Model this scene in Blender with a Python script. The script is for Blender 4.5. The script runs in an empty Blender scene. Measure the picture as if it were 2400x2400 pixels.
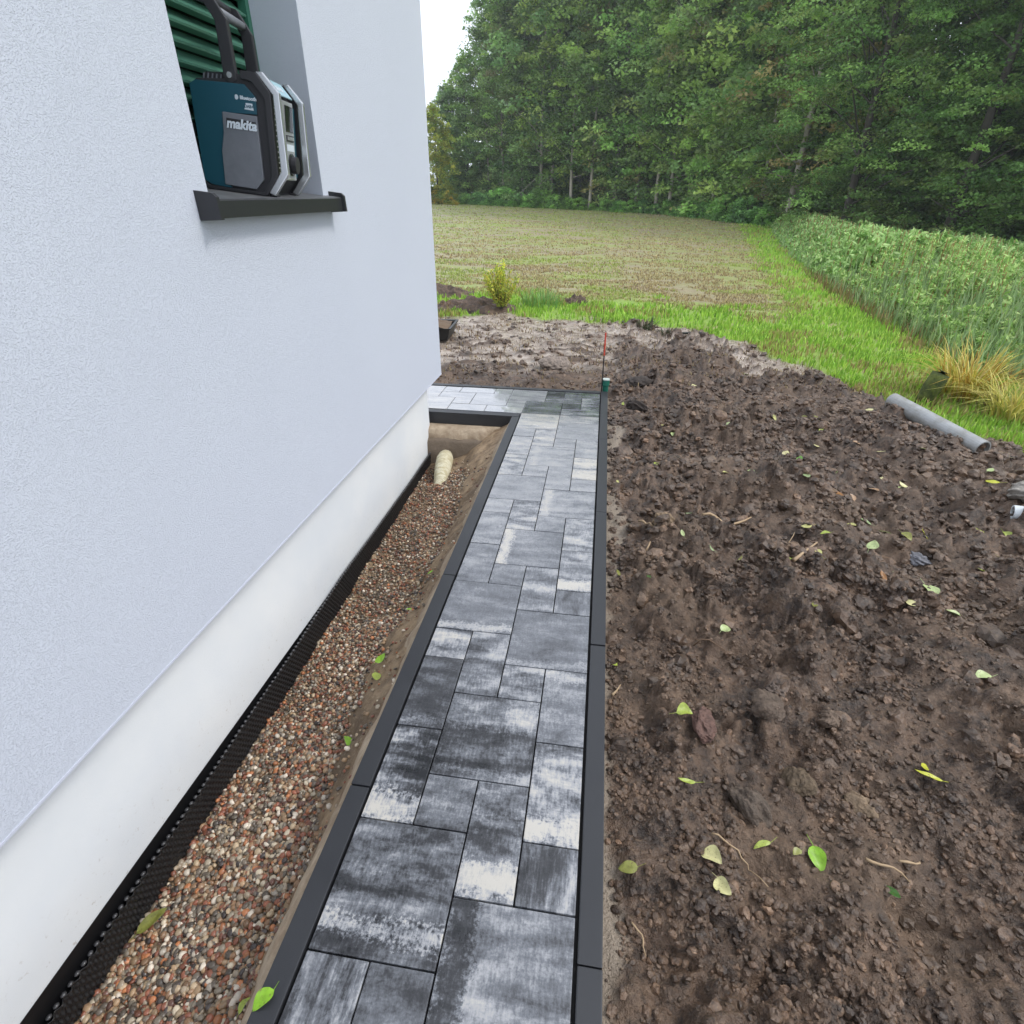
import bpy, math, random
import numpy as np
from mathutils import Vector, Matrix
from mathutils.kdtree import KDTree

# All layout below is written in units of one small paving module (15 cm); U turns it into metres.
U = 0.15
R = np.random.RandomState
random.seed(4)
sc = bpy.context.scene
col = sc.collection

# ---------------------------------------------------------------- camera
F, PITCH, YAW, ROLL, CX, CZ = 1321.25 / 2400, 0.514982, -0.146807, 0.005576, 3.63541, 9.95398
cam = bpy.data.cameras.new('camera'); cam_ob = bpy.data.objects.new('camera', cam); col.objects.link(cam_ob)
cam.sensor_width = 36; cam.lens = 36 * F; cam.clip_start = 0.02; cam.clip_end = 3000
_f = Vector((math.sin(YAW) * math.cos(PITCH), math.cos(YAW) * math.cos(PITCH), -math.sin(PITCH)))
_r = Vector((math.cos(YAW), -math.sin(YAW), 0)); _u = _r.cross(_f)
_r2 = math.cos(ROLL) * _r + math.sin(ROLL) * _u; _u2 = -math.sin(ROLL) * _r + math.cos(ROLL) * _u
M = Matrix((_r2, _u2, -_f)).transposed().to_4x4(); M.translation = Vector((CX * U, 0, CZ * U))
cam_ob.matrix_world = M
sc.camera = cam_ob

# ---------------------------------------------------------------- sky, sun, exposure (overcast day)
SUN_EL, SUN_AZ = math.radians(50), math.radians(85)      # azimuth measured from +Y towards +X
w = bpy.data.worlds.new('World'); sc.world = w; w.use_nodes = True
nt = w.node_tree; nt.nodes.clear()
sky = nt.nodes.new('ShaderNodeTexSky'); sky.sky_type = 'NISHITA'; sky.sun_disc = False
sky.sun_elevation = SUN_EL; sky.sun_rotation = SUN_AZ; sky.air_density = 1.0; sky.dust_density = 4.0
mx = nt.nodes.new('ShaderNodeMix'); mx.data_type = 'RGBA'; mx.inputs[0].default_value = 0.86
nt.links.new(sky.outputs[0], mx.inputs[6]); mx.inputs[7].default_value = (12.0, 12.8, 14.3, 1)   # the cloud sheet
bg = nt.nodes.new('ShaderNodeBackground'); bg.inputs[1].default_value = 0.1
wo = nt.nodes.new('ShaderNodeOutputWorld')
nt.links.new(mx.outputs[2], bg.inputs[0]); nt.links.new(bg.outputs[0], wo.inputs[0])
sl = bpy.data.lights.new('sun', 'SUN'); sl.energy = 1.5; sl.angle = math.radians(14); sl.color = (1, 0.97, 0.92)
so = bpy.data.objects.new('sun', sl); col.objects.link(so)
sd = Vector((math.sin(SUN_AZ) * math.cos(SUN_EL), math.cos(SUN_AZ) * math.cos(SUN_EL), math.sin(SUN_EL)))
so.rotation_euler = sd.to_track_quat('Z', 'Y').to_euler()
sc.view_settings.view_transform = 'Standard'; sc.view_settings.look = 'None'
sc.view_settings.exposure = 0.40; sc.view_settings.gamma = 1
sc.cycles.max_bounces = 6; sc.cycles.diffuse_bounces = 3; sc.cycles.transparent_max_bounces = 8

# ---------------------------------------------------------------- helpers: objects
def tag(o, label=None, cat=None, group=None, kind=None):
    if label: o['label'] = label
    if cat: o['category'] = cat
    if group: o['group'] = group
    if kind: o['kind'] = kind
    return o
def empty(name, loc=(0, 0, 0), rot=(0, 0, 0)):
    o = bpy.data.objects.new(name, None); col.objects.link(o)
    o.location = Vector(loc) * U; o.rotation_euler = rot; o.empty_display_size = 0.1
    return o
def link(name, me, parent=None, loc=(0, 0, 0), rot=(0, 0, 0), scale=None):
    o = bpy.data.objects.new(name, me); col.objects.link(o)
    o.location = Vector(loc) * U; o.rotation_euler = rot
    if scale is not None: o.scale = scale if hasattr(scale, '__len__') else (scale,) * 3
    if parent: o.parent = parent
    return o
def npmesh(name, v, f, m=None, smooth=False, colors=None, s=U):
    """v (n,3) in units, f (k,3|4) int arrays -> mesh; colors per vertex (n,3|4)"""
    v = np.asarray(v, dtype=np.float64) * s; f = np.asarray(f, dtype=np.int32)
    me = bpy.data.meshes.new(name); n, k = f.shape
    me.vertices.add(len(v)); me.vertices.foreach_set('co', v.astype(np.float32).ravel())
    me.loops.add(n * k); me.loops.foreach_set('vertex_index', f.ravel())
    me.polygons.add(n); me.polygons.foreach_set('loop_start', np.arange(n, dtype=np.int32) * k)
    me.polygons.foreach_set('use_smooth', np.full(n, smooth))
    if colors is not None:
        c = np.asarray(colors, dtype=np.float32)
        if c.shape[1] == 3: c = np.hstack([c, np.ones((len(c), 1), np.float32)])
        a = me.color_attributes.new('tint', 'FLOAT_COLOR', 'POINT'); a.data.foreach_set('color', c.ravel())
    me.update(calc_edges=True)
    if m: me.materials.append(m)
    return me
class MB:
    """collects simple solids (in units) into one mesh"""
    def __init__(s): s.v = []; s.f = []
    def add(s, v, f):
        b = len(s.v); s.v += [tuple(p) for p in v]; s.f += [tuple(i + b for i in q) for q in f]; return s
    def box(s, x0, x1, y0, y1, z0, z1, c=0.0):
        if c <= 0:
            v = [(x, y, z) for z in (z0, z1) for y in (y0, y1) for x in (x0, x1)]
            return s.add(v, [(0, 2, 3, 1), (4, 5, 7, 6), (0, 1, 5, 4), (2, 6, 7, 3), (0, 4, 6, 2), (1, 3, 7, 5)])
        v = []
        for z, i in ((z0, c), (z0 + c, 0), (z1 - c, 0), (z1, c)):
            v += [(x0 + i, y0 + i, z), (x1 - i, y0 + i, z), (x1 - i, y1 - i, z), (x0 + i, y1 - i, z)]
        f = [(3, 2, 1, 0), (12, 13, 14, 15)]
        for k in range(3):
            for j in range(4): a = k * 4 + j; b = k * 4 + (j + 1) % 4; f.append((a, b, b + 4, a + 4))
        return s.add(v, f)
    def prism(s, prof, a, b, axis='y'):
        """extrude a 2D outline (x,z) along y (or (y,z) along x, (x,y) along z)"""
        n = len(prof); m = {'y': lambda p, t: (p[0], t, p[1]), 'x': lambda p, t: (t, p[0], p[1]), 'z': lambda p, t: (p[0], p[1], t)}[axis]
        v = [m(p, a) for p in prof] + [m(p, b) for p in prof]
        f = [tuple(range(n)), tuple(range(2 * n - 1, n - 1, -1))] + [(i, i + n, (i + 1) % n + n, (i + 1) % n) for i in range(n)]
        return s.add(v, f)
    def tube(s, pts, r, n=8, cap=True):
        pts = [Vector(p) for p in pts]; rr = r if hasattr(r, '__len__') else [r] * len(pts)
        v = []; up = Vector((0, 0, 1))
        for i, p in enumerate(pts):
            d = (pts[min(i + 1, len(pts) - 1)] - pts[max(i - 1, 0)]).normalized()
            a = d.cross(up if abs(d.z) < .95 else Vector((1, 0, 0))).normalized(); b = d.cross(a)
            v += [p + float(rr[i]) * (math.cos(t) * a + math.sin(t) * b) for t in [k * 2 * math.pi / n for k in range(n)]]
        f = [(i * n + k, i * n + (k + 1) % n, (i + 1) * n + (k + 1) % n, (i + 1) * n + k) for i in range(len(pts) - 1) for k in range(n)]
        if cap: f += [tuple(range(n)), tuple(range(len(v) - 1, len(v) - n - 1, -1))]
        return s.add(v, f)
    def mesh(s, name, m=None, smooth=False, bevel=0):
        me = bpy.data.meshes.new(name); me.from_pydata([Vector(p) * U for p in s.v], [], s.f)
        import bmesh
        bm = bmesh.new(); bm.from_mesh(me); bmesh.ops.recalc_face_normals(bm, faces=bm.faces)
        if bevel:
            es = [e for e in bm.edges if len(e.link_faces) == 2 and e.calc_face_angle(0) > .5]
            bmesh.ops.bevel(bm, geom=es, offset=bevel * U, segments=2, profile=.7, affect='EDGES', clamp_overlap=True)
        bm.to_mesh(me); bm.free()
        if smooth: me.polygons.foreach_set('use_smooth', [True] * len(me.polygons))
        if m: me.materials.append(m)
        return me
    def build(s, name, m=None, parent=None, smooth=False, bevel=0, **k): return link(name, s.mesh(name, m, smooth, bevel), parent, **k)

# ---------------------------------------------------------------- helpers: noise on arrays
_T = R(7).rand(256, 256)
def vn(x, y, seed=0):
    x = np.asarray(x, float) + seed * 17.31; y = np.asarray(y, float) + seed * 9.77
    xi = np.floor(x).astype(int); yi = np.floor(y).astype(int); fx = x - xi; fy = y - yi
    fx = fx * fx * (3 - 2 * fx); fy = fy * fy * (3 - 2 * fy)
    g = lambda a, b: _T[a & 255, b & 255]
    return (g(xi, yi) * (1 - fx) + g(xi + 1, yi) * fx) * (1 - fy) + (g(xi, yi + 1) * (1 - fx) + g(xi + 1, yi + 1) * fx) * fy
def fbm(x, y, o=4, seed=0, gain=.5):
    t = 0; a = 1; n = 0
    for k in range(o): t = t + a * vn(x * 2 ** k, y * 2 ** k, seed + k * 3); n += a; a *= gain
    return t / n
_C = R(11).rand(64, 64, 4)
def cells(x, y, seed=0):
    """rounded lumps: distance to the nearest scattered point, and that lump's random value"""
    x = x + seed * 3.7; y = y + seed * 5.3; xi = np.floor(x).astype(int); yi = np.floor(y).astype(int)
    d1 = np.full(x.shape, 9.); rv = np.zeros(x.shape)
    for dx in (-1, 0, 1):
        for dy in (-1, 0, 1):
            c = _C[(xi + dx + seed * 7) & 63, (yi + dy) & 63]
            d = (xi + dx + c[..., 0] - x) ** 2 + (yi + dy + c[..., 1] - y) ** 2
            m = d < d1; d1 = np.where(m, d, d1); rv = np.where(m, c[..., 2], rv)
    return np.sqrt(d1), rv
def sstep(a, b, x): t = np.clip((x - a) / (b - a), 0, 1); return t * t * (3 - 2 * t)

# ---------------------------------------------------------------- helpers: materials
class MT:
    def __init__(s, name, base=(.5, .5, .5), rough=.6, spec=.5, metal=0, coat=0):
        s.m = bpy.data.materials.new(name); s.m.use_nodes = True; s.nt = s.m.node_tree; s.n = s.nt.nodes
        s.b = s.n['Principled BSDF']
        s.b.inputs['Base Color'].default_value = (*base, 1); s.b.inputs['Roughness'].default_value = rough
        s.b.inputs['Specular IOR Level'].default_value = spec; s.b.inputs['Metallic'].default_value = metal
        if coat: s.b.inputs['Coat Weight'].default_value = coat; s.b.inputs['Coat Roughness'].default_value = .1
    def node(s, t, **k):
        n = s.n.new(t)
        for a, b in k.items(): setattr(n, a, b)
        return n
    def set(s, sock, v):
        if hasattr(v, 'is_linked') or hasattr(v, 'links'): s.nt.links.new(v, sock)
        else: sock.default_value = (*v, 1) if (hasattr(v, '__len__') and len(v) == 3 and sock.type == 'RGBA') else v
    def pos(s, obj=False):
        return s.node('ShaderNodeTexCoord').outputs['Object'] if obj else s.node('ShaderNodeNewGeometry').outputs['Position']
    def noise(s, vec, scale, detail=3, rough=.55, stretch=None, dist=0):
        if stretch is not None:
            mp = s.node('ShaderNodeMapping'); s.set(mp.inputs[0], vec); mp.inputs[3].default_value = stretch; vec = mp.outputs[0]
        n = s.node('ShaderNodeTexNoise'); s.set(n.inputs['Vector'], vec)
        n.inputs['Scale'].default_value = scale; n.inputs['Detail'].default_value = detail; n.inputs['Roughness'].default_value = rough
        n.inputs['Distortion'].default_value = dist
        return n.outputs[0]
    def ramp(s, fac, stops):
        n = s.node('ShaderNodeValToRGB'); s.set(n.inputs[0], fac); e = n.color_ramp.elements
        while len(e) < len(stops): e.new(.5)
        for i, (p, c) in enumerate(stops): e[i].position = p; e[i].color = (*(c if hasattr(c, '__len__') else (c,) * 3), 1)
        return n.outputs[0]
    def mix(s, fac, a, b, mode='MIX'):
        n = s.node('ShaderNodeMix'); n.data_type = 'RGBA'; n.blend_type = mode
        s.set(n.inputs[0], fac); s.set(n.inputs[6], a); s.set(n.inputs[7], b); return n.outputs[2]
    def math(s, op, a, b=0.0, c=None, clamp=False):
        n = s.node('ShaderNodeMath'); n.operation = op; n.use_clamp = clamp
        s.set(n.inputs[0], a); s.set(n.inputs[1], b)
        if c is not None: s.set(n.inputs[2], c)
        return n.outputs[0]
    def attr(s, name, kind='GEOMETRY', out=0):
        n = s.node('ShaderNodeAttribute'); n.attribute_name = name; n.attribute_type = kind; return n.outputs[out]
    def rnd(s): return s.node('ShaderNodeObjectInfo').outputs['Random']
    def bump(s, h, strength=.5, dist=.002, prev=None):
        n = s.node('ShaderNodeBump'); n.inputs['Strength'].default_value = strength; n.inputs['Distance'].default_value = dist
        s.set(n.inputs['Height'], h)
        if prev is not None: s.set(n.inputs['Normal'], prev)
        s.nt.links.new(n.outputs[0], s.b.inputs['Normal']); return n.outputs[0]
    def col(s, c): s.set(s.b.inputs['Base Color'], c); return s
    def rg(s, c): s.set(s.b.inputs['Roughness'], c); return s
def tinted(name, rough=.7, spec=.3, vary=.0, trans=0.0, mul=1.0, tree=False):
    """material whose own colour is the per-vertex tint of the pieces"""
    t = MT(name, rough=rough, spec=spec); c = t.attr('tint')
    n = t.noise(t.pos(), 3.0 if vary else 1.0, 2)
    if vary: c = t.mix(1.0, c, t.ramp(n, [(.3, 1 - vary), (.7, 1 + 0 * vary)]), 'MULTIPLY')
    if mul != 1.0: c = t.mix(1.0, c, (mul, mul, mul), 'MULTIPLY')
    if tree:     # every plant a little lighter, yellower or duller than the next
        rn = t.rnd(); c = t.mix(1.0, c, t.ramp(rn, [(0, (.80, .84, .95)), (.35, (1.0, 1.0, .9)), (.7, (1.12, 1.02, .8)), (1, (1.15, 1.2, 1.1))]), 'MULTIPLY')
    t.col(c)
    if trans:
        tr = t.node('ShaderNodeBsdfTranslucent'); t.set(tr.inputs[0], c)
        ms = t.node('ShaderNodeMixShader'); ms.inputs[0].default_value = trans
        out = t.n['Material Output']; t.nt.links.new(t.b.outputs[0], ms.inputs[1]); t.nt.links.new(tr.outputs[0], ms.inputs[2])
        t.nt.links.new(ms.outputs[0], out.inputs[0])
    return t.m

# ---------------------------------------------------------------- the lie of the land (units)
def ymud(x): return np.interp(x, [-40, -11.5, -5.7, -.8, 4.6, 11.3, 14.8, 18.4, 19.4, 20.1, 22.2, 23.1, 24, 30], [52, 53.4, 56.6, 54.5, 54.9, 51.4, 47.1, 39.4, 33.6, 29.5, 28.1, 26.7, 10, -20])
def yband(x): return np.interp(x, [-40, -5.9, -.1, 10.7, 13.6, 18.2, 19.2], [40, 45.4, 46.4, 46.4, 40.6, 38.8, 34])
def yfield(x): return np.interp(x, [-40, -16, -5, 1.7, 9.7, 16.5, 21.6], [68, 70, 72.1, 64.8, 66.2, 61.1, 59.2])
def xverge(y): return np.interp(y, [59, 62.2, 76.8, 107, 155, 250, 330, 500], [21.6, 22.3, 24.9, 29.9, 38.2, 54.3, 66, 90])
def xnet(y): return np.interp(y, [-20, 37.7, 42.8, 50.9, 62.4, 75.7, 145, 248, 330, 500], [34, 30.6, 29.1, 29.6, 30.6, 31.5, 43.5, 64.4, 78, 105])
def zbase(x, y):
    r = sstep(40, 200, y)
    z = -.3 - r * (np.clip(x, -200, 90) * .02306 - .00188 * np.clip(y - 60, 0, 450))
    z = z - 4.2 * sstep(0, 26, x - xnet(y)) - .5 * sstep(-4, 4, x - xnet(y)) * sstep(20, 40, y)
    return z + (fbm(x / 12, y / 12, 2, 5) - .5) * .6 * sstep(50, 90, y)
def wetmask(x, y):
    b_ = sstep(-1.2, 1.5, y - yband(x) + 1.5 + (fbm(x / 1.4, y / .8, 3, 9) - .5) * 9)
    l_ = sstep(9, 1, x + (fbm(x, y, 2, 77) - .5) * 8) * sstep(.44, .52, fbm(x / 1.9, y / .8, 3, 19)) * sstep(34.5, 40, y)
    return np.maximum(b_ * sstep(.30, .40, fbm(x / 1.2, y / .5, 3, 29)), l_)
def mudness(x, y):
    e = (fbm(x / 2.2, y / 2.2, 3, 2) - .5) * 5
    return 1 - sstep(-1.0, 1.0, y - ymud(x) + e)
def zmud(x, y):
    m = mudness(x, y)
    z = zbase(x, y)
    big = (fbm(x / 2.6, y / 3.2, 3, 21) - .5) * 1.5 - .12
    d0, r0 = cells(x / .95 + .3 * vn(x * 2, y * 2, 3), y / .95 + .3 * vn(x * 2, y * 2, 4), 1)
    d1, r1 = cells(x / .42 + .35 * vn(x * 4, y * 4, 5), y / .42 + .35 * vn(x * 4, y * 4, 6), 2)
    d2, r2 = cells(x / .19 + .3 * vn(x * 9, y * 9, 8), y / .19 + .3 * vn(x * 9, y * 9, 9), 3)
    rough = .42 + .9 * sstep(.38, .62, fbm(x / 2.1, y / 2.1, 3, 31))
    lump = .50 * (r0 ** 1.6) * np.clip(1 - d0 * d0 * 2.1, 0, 1) ** .8 + .30 * (r1 ** 1.3) * np.clip(1 - d1 * d1 * 1.9, 0, 1) ** .8 + .16 * r2 * np.clip(1 - d2 * d2 * 1.7, 0, 1)
    fine = (fbm(x * 7, y * 7, 3, 41) - .5) * .12 + (fbm(x * 1.6 + y * .5, y * 1.1, 3, 43) - .5) * .35
    near = sstep(4.4, 5.6, x)                       # loose crumbs run out against the kerb
    band = wetmask(x, y)
    amp = rough * (1 - .8 * band) * (.45 + .55 * near)
    # two ruts and a few boot prints pressed into the soil
    pr = 0
    for (px, py, a, b, dep) in ((8.6, 12.1, .55, .9, .3), (10.6, 11.2, .5, .8, .28), (9.9, 5.6, .9, .8, .3), (12.2, 13.8, .9, .5, .25), (6.2, 34, .9, .35, .3), (13.2, 26.2, 1.2, .6, .25), (7.3, 5.9, .8, .6, .2)):
        pr = pr + dep * np.exp(-(((x - px) / a) ** 2 + ((y - py) / b) ** 2))
    zz = (lump * amp + big * (.3 + .7 * near) * (1 - .7 * band) + fine - pr + (.05 + .12 * near) * (1 - band))
    kerbtop = -.05 - .3 * (1 - sstep(4.4, 4.9, x)) 
    tk = sstep(4.6, 6.2, x + .5 * (fbm(x, y, 2, 47) - .5)); zz = np.where(y < 32.3, tk * zz + (1 - tk) * (-.02 + .35 * lump * sstep(4.45, 5.0, x)), zz)
    grassy = (fbm(x / .8, y / .8, 3, 55) - .5) * .28
    return z + m * zz + (1 - m) * grassy * sstep(600, 60, y)

def graded(a, b, d, g):
    r = [a]
    while r[-1] < b: r.append(r[-1] + d); d *= g
    return r
ys = np.array(list(np.arange(-40, 1.5, 1.5)) + graded(1.6, 9, .05, 1.0012) + graded(9.06, 32.1, .056, 1.0062)[:-1] + [32.15] + graded(32.3, 1500, .17, 1.0095))
ys = np.unique(ys)
xs = np.array([-v for v in graded(-4.2, 600, .22, 1.018)][::-1] + graded(4.42, 12, .055, 1.0018) + graded(12.1, 900, .075, 1.014))
xs = np.unique(xs)
X, Y = np.meshgrid(xs, ys)
Z = zmud(X, Y)
m = mudness(X, Y)
band = m * wetmask(X, Y)
haunch = (1 - sstep(0, .25, X - 4.42 - .75 * np.maximum(np.exp(-((Y - 26.6) / 2.6) ** 2), np.maximum(.9 * np.exp(-((Y - 17.2) / 2.4) ** 2), .35 * np.exp(-((Y - 5) / 1.2) ** 2))) + .3 * (fbm(X * 2, Y * 2, 2, 61) - .4)))
haunch = haunch * (Y < 32)
wet = np.clip(band, 0, 1)
net = sstep(-1.5, 1.5, X - xnet(Y) + (fbm(X / 2, Y / 2, 2, 71) - .5) * 4)
fieldm = sstep(-3, 3, Y - yfield(X) + (fbm(X / 4, Y / 2.5, 3, 72) - .5) * 14) * sstep(1.5, -1.5, X - xverge(Y) + (fbm(X / 3, Y / 5, 2, 73) - .5) * 6)
fieldm = fieldm * (1 - m)
C4 = np.stack([m, np.maximum(wet, 0) + 0 * m, fieldm, haunch], -1).reshape(-1, 4)
# net strength is told by the zone mesh itself
nx, ny = len(xs), len(ys)
idx = np.arange(nx * ny).reshape(ny, nx)
Q = np.stack([idx[:-1, :-1], idx[:-1, 1:], idx[1:, 1:], idx[1:, :-1]], -1).reshape(-1, 4)
cx = ((X[:-1, :-1] + X[1:, 1:]) / 2).ravel(); cy = ((Y[:-1, :-1] + Y[1:, 1:]) / 2).ravel()
keep = ~((cx < 4.42) & (cy < 32.15))
mq = (m[:-1, :-1].ravel() > .5); fq = fieldm[:-1, :-1].ravel() > .5; nq = net[:-1, :-1].ravel() > .5
zone = np.where(mq, 0, np.where(fq, 1, np.where(nq, 3, 2)))
V3 = np.stack([X, Y, Z], -1).reshape(-1, 3)

G = MT('ground_surface', rough=.7, spec=.5)
msk = G.node('ShaderNodeAttribute'); msk.attribute_name = 'tint'
sp = G.node('ShaderNodeSeparateColor'); G.set(sp.inputs[0], msk.outputs['Color'])
P = G.pos()
n1 = G.noise(P, 9, 4, .6); n2 = G.noise(P, 60, 4, .65); n3 = G.noise(P, 1.6, 3); n4 = G.noise(P, .35, 4, .6, stretch=(1, 3.2, 1)); n5 = G.noise(P, 240, 2)
def soil_colour(t):
    q = t.pos(); a_ = t.noise(q, 9, 4, .6); b_ = t.noise(q, 60, 4, .65); c_ = t.noise(q, 1.6, 3)
    s_ = t.mix(t.ramp(a_, [(.36, 0), (.64, 1)]), (.043, .026, .0165), (.140, .088, .056))
    s_ = t.mix(t.ramp(b_, [(.52, 0), (.75, .8)]), s_, (.22, .152, .10)); s_ = t.mix(t.ramp(t.noise(q, 34, 4, .7), [(.36, .75), (.5, 0)]), s_, (.028, .019, .014))
    return t.mix(t.ramp(c_, [(.5, 0), (.75, .6)]), s_, (.17, .115, .075))
soil = soil_colour(G)
sand = G.mix(G.ramp(n1, [(.4, 0), (.65, 1)]), (.27, .215, .17), (.52, .44, .37))
sand = G.mix(G.ramp(n2, [(.58, 0), (.72, .75)]), sand, (.13, .09, .06))
straw = G.mix(G.ramp(n2, [(.35, 0), (.6, 1)]), (.19, .15, .06), (.36, .29, .15))
green = G.mix(n2, (.16, .25, .035), (.29, .43, .065))
dirtf = G.mix(G.ramp(n1, [(.4, 0), (.6, 1)]), (.23, .18, .11), (.36, .295, .19))
fld = G.mix(G.ramp(n4, [(.42, 0), (.60, .8)]), G.mix(.6, straw, green), dirtf)
fld = G.mix(G.ramp(n1, [(.52, 0), (.7, .7)]), fld, dirtf); fld = G.mix(G.ramp(G.noise(P, .16, 4, .65, stretch=(1, 1.6, 1)), [(.5, 0), (.6, .65)]), fld, (.30, .225, .16))
fld = G.mix(G.ramp(G.noise(P, 4, 5, .7, stretch=(1, 2.5, 1)), [(.57, 0), (.68, .7)]), fld, (.10, .07, .05))
grs = G.mix(G.ramp(n3, [(.5, 0), (.68, .75)]), green, straw)
c = G.mix(sp.outputs[2], grs, fld)
c = G.mix(sp.outputs[0], c, soil)
c = G.mix(sp.outputs[1], c, sand)
c = G.mix(msk.outputs['Alpha'], c, G.mix(n2, (.20, .155, .115), (.33, .27, .205)))
G.col(c)
G.rg(G.math('SUBTRACT', .66, G.math('ADD', G.math('MULTIPLY', sp.outputs[1], .46), G.math('MULTIPLY', G.ramp(n3, [(.35, 1), (.6, 0)]), .26))))
n6 = G.noise(P, 22, 4, .7); b = G.bump(n6, .6, .02); b = G.bump(n2, .9, .009, b); G.bump(n5, .5, .003, b)

for zi, (nm, lb) in enumerate((('mud', 'dark lumpy wet mud right of the path with a pale washed-out sandy band at its far side'), ('field', 'rough mown field of stubble, weeds and brown soil reaching to the wood'),
                               ('grass', 'bright green grass strip and verge between the mud, the field and the nettles'), ('ditch_bank', 'ground under the tall nettles and the wood'))):
    q = Q[keep & (zone == zi)]
    used, inv = np.unique(q.ravel(), return_inverse=True)
    me = npmesh(nm, V3[used], inv.reshape(-1, 4), G.m, True, C4[used])
    tag(link(nm, me), lb, kind='structure')

def ground_z(x, y, lift=0.0):
    return float(zmud(np.array([float(x)]), np.array([float(y)]))[0]) + lift

# ---------------------------------------------------------------- path: slabs, kerbs, bedding
SL = MT('wet_concrete_paving', rough=.3, spec=.55)
ob = SL.pos(True); oi = SL.node('ShaderNodeObjectInfo')
off = SL.node('ShaderNodeVectorMath'); off.operation = 'ADD'; SL.set(off.inputs[0], ob)
sc3 = SL.node('ShaderNodeVectorMath'); sc3.operation = 'SCALE'; SL.set(sc3.inputs[0], (7.3, 3.1, 5.7)); SL.set(sc3.inputs['Scale'], oi.outputs['Random']); SL.set(off.inputs[1], sc3.outputs[0])
vec = off.outputs[0]
a1 = SL.noise(vec, 5.5, 5, .62, stretch=(1, 2.9, 1), dist=.25); a2 = SL.noise(vec, 5.5, 5, .62, stretch=(2.9, 1, 1), dist=.25)
f1 = SL.noise(vec, 55, 3, .6, stretch=(2.6, .55, 1)); f2 = SL.noise(vec, 55, 3, .6, stretch=(3.2, .35, 1))
dirn = SL.attr('streak_along', 'OBJECT', 2)
big = SL.mix(dirn, a1, a2); fine = SL.mix(dirn, f1, f2)
tone = SL.attr('tone', 'OBJECT', 2); con = SL.attr('contrast', 'OBJECT', 2)
v = SL.math('MULTIPLY_ADD', SL.math('SUBTRACT', big, .5), SL.math('MULTIPLY', con, 1.35), tone)
v = SL.math('MULTIPLY_ADD', SL.math('SUBTRACT', fine, .5), SL.math('MULTIPLY', con, .42), v)
v = SL.math('MULTIPLY_ADD', SL.math('SUBTRACT', SL.noise(vec, 170, 3, .7), .5), .40, v)
v = SL.math('MULTIPLY_ADD', SL.math('SUBTRACT', SL.noise(vec, 28, 5, .7, dist=.4), .5), SL.math('MULTIPLY', con, .36), v)
gen = SL.node('ShaderNodeTexCoord').outputs['Generated']; sg = SL.node('ShaderNodeSeparateXYZ'); SL.set(sg.inputs[0], gen)
wob = SL.math('ADD', SL.math('MULTIPLY', SL.math('SUBTRACT', SL.noise(vec, 16, 4, .65), .5), .26), SL.math('MULTIPLY', SL.math('SUBTRACT', SL.noise(vec, 120, 3, .7), .5), .30))
def band_at(pref):
    ax = SL.attr(pref + '_across', 'OBJECT', 2); t = SL.math('ADD', SL.mix(ax, sg.outputs[1], sg.outputs[0]), wob)
    d = SL.math('ABSOLUTE', SL.math('SUBTRACT', t, SL.attr(pref + '_at', 'OBJECT', 2)))
    k = SL.math('SUBTRACT', SL.attr(pref + '_wide', 'OBJECT', 2), d)
    return SL.math('MULTIPLY', SL.math('MULTIPLY', k, 14, clamp=True), SL.attr(pref, 'OBJECT', 2))
v = SL.math('ADD', v, SL.math('MULTIPLY', band_at('light'), SL.math('MULTIPLY_ADD', fine, .7, .6)))
v = SL.math('SUBTRACT', v, band_at('dark'))
cc = SL.ramp(v, [(.0, (.014, .015, .017)), (.25, (.045, .046, .051)), (.5, (.145, .153, .170)), (.70, (.31, .315, .33)), (1.0, (.48, .455, .41))])
SL.col(cc)
pw = SL.pos(); wetn = SL.noise(pw, 6, 3, .6); far = SL.node('ShaderNodeSeparateXYZ'); SL.set(far.inputs[0], pw)
fr = SL.node('ShaderNodeMapRange'); SL.set(fr.inputs[0], far.outputs[1]); fr.inputs[1].default_value = 3.9; fr.inputs[2].default_value = 4.15     # water stands on the cross path
rg = SL.math('MULTIPLY_ADD', SL.math('SUBTRACT', wetn, .5), .35, .27)
SL.set(SL.b.inputs['Coat Weight'], SL.math('MULTIPLY', fr.outputs[0], .55)); SL.b.inputs['Coat Roughness'].default_value = .02
SL.rg(SL.mix(fr.outputs[0], rg, SL.math('MULTIPLY', SL.ramp(wetn, [(.45, .015), (.62, .13)]), 1.0)))
bb = SL.bump(SL.noise(vec, 260, 3, .6), .25, .0015); bn_ = [n for n in SL.n if n.type == 'BUMP'][0]; SL.set(bn_.inputs['Strength'], SL.math('MULTIPLY', SL.math('SUBTRACT', 1.0, fr.outputs[0]), .25))
kbm = MT('charcoal_kerb_concrete', (.030, .032, .038), .42, .5); kn = kbm.noise(kbm.pos(), 3, 4)
kbm.col(kbm.mix(kn, (.015, .0155, .018), (.032, .034, .039))); kbm.rg(kbm.math('MULTIPLY_ADD', kn, .35, .26)); kbm.bump(kbm.noise(kbm.pos(), 420, 2), .2, .001)
bed = MT('dark_joint_sand', (.018, .017, .017), .9)

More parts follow.
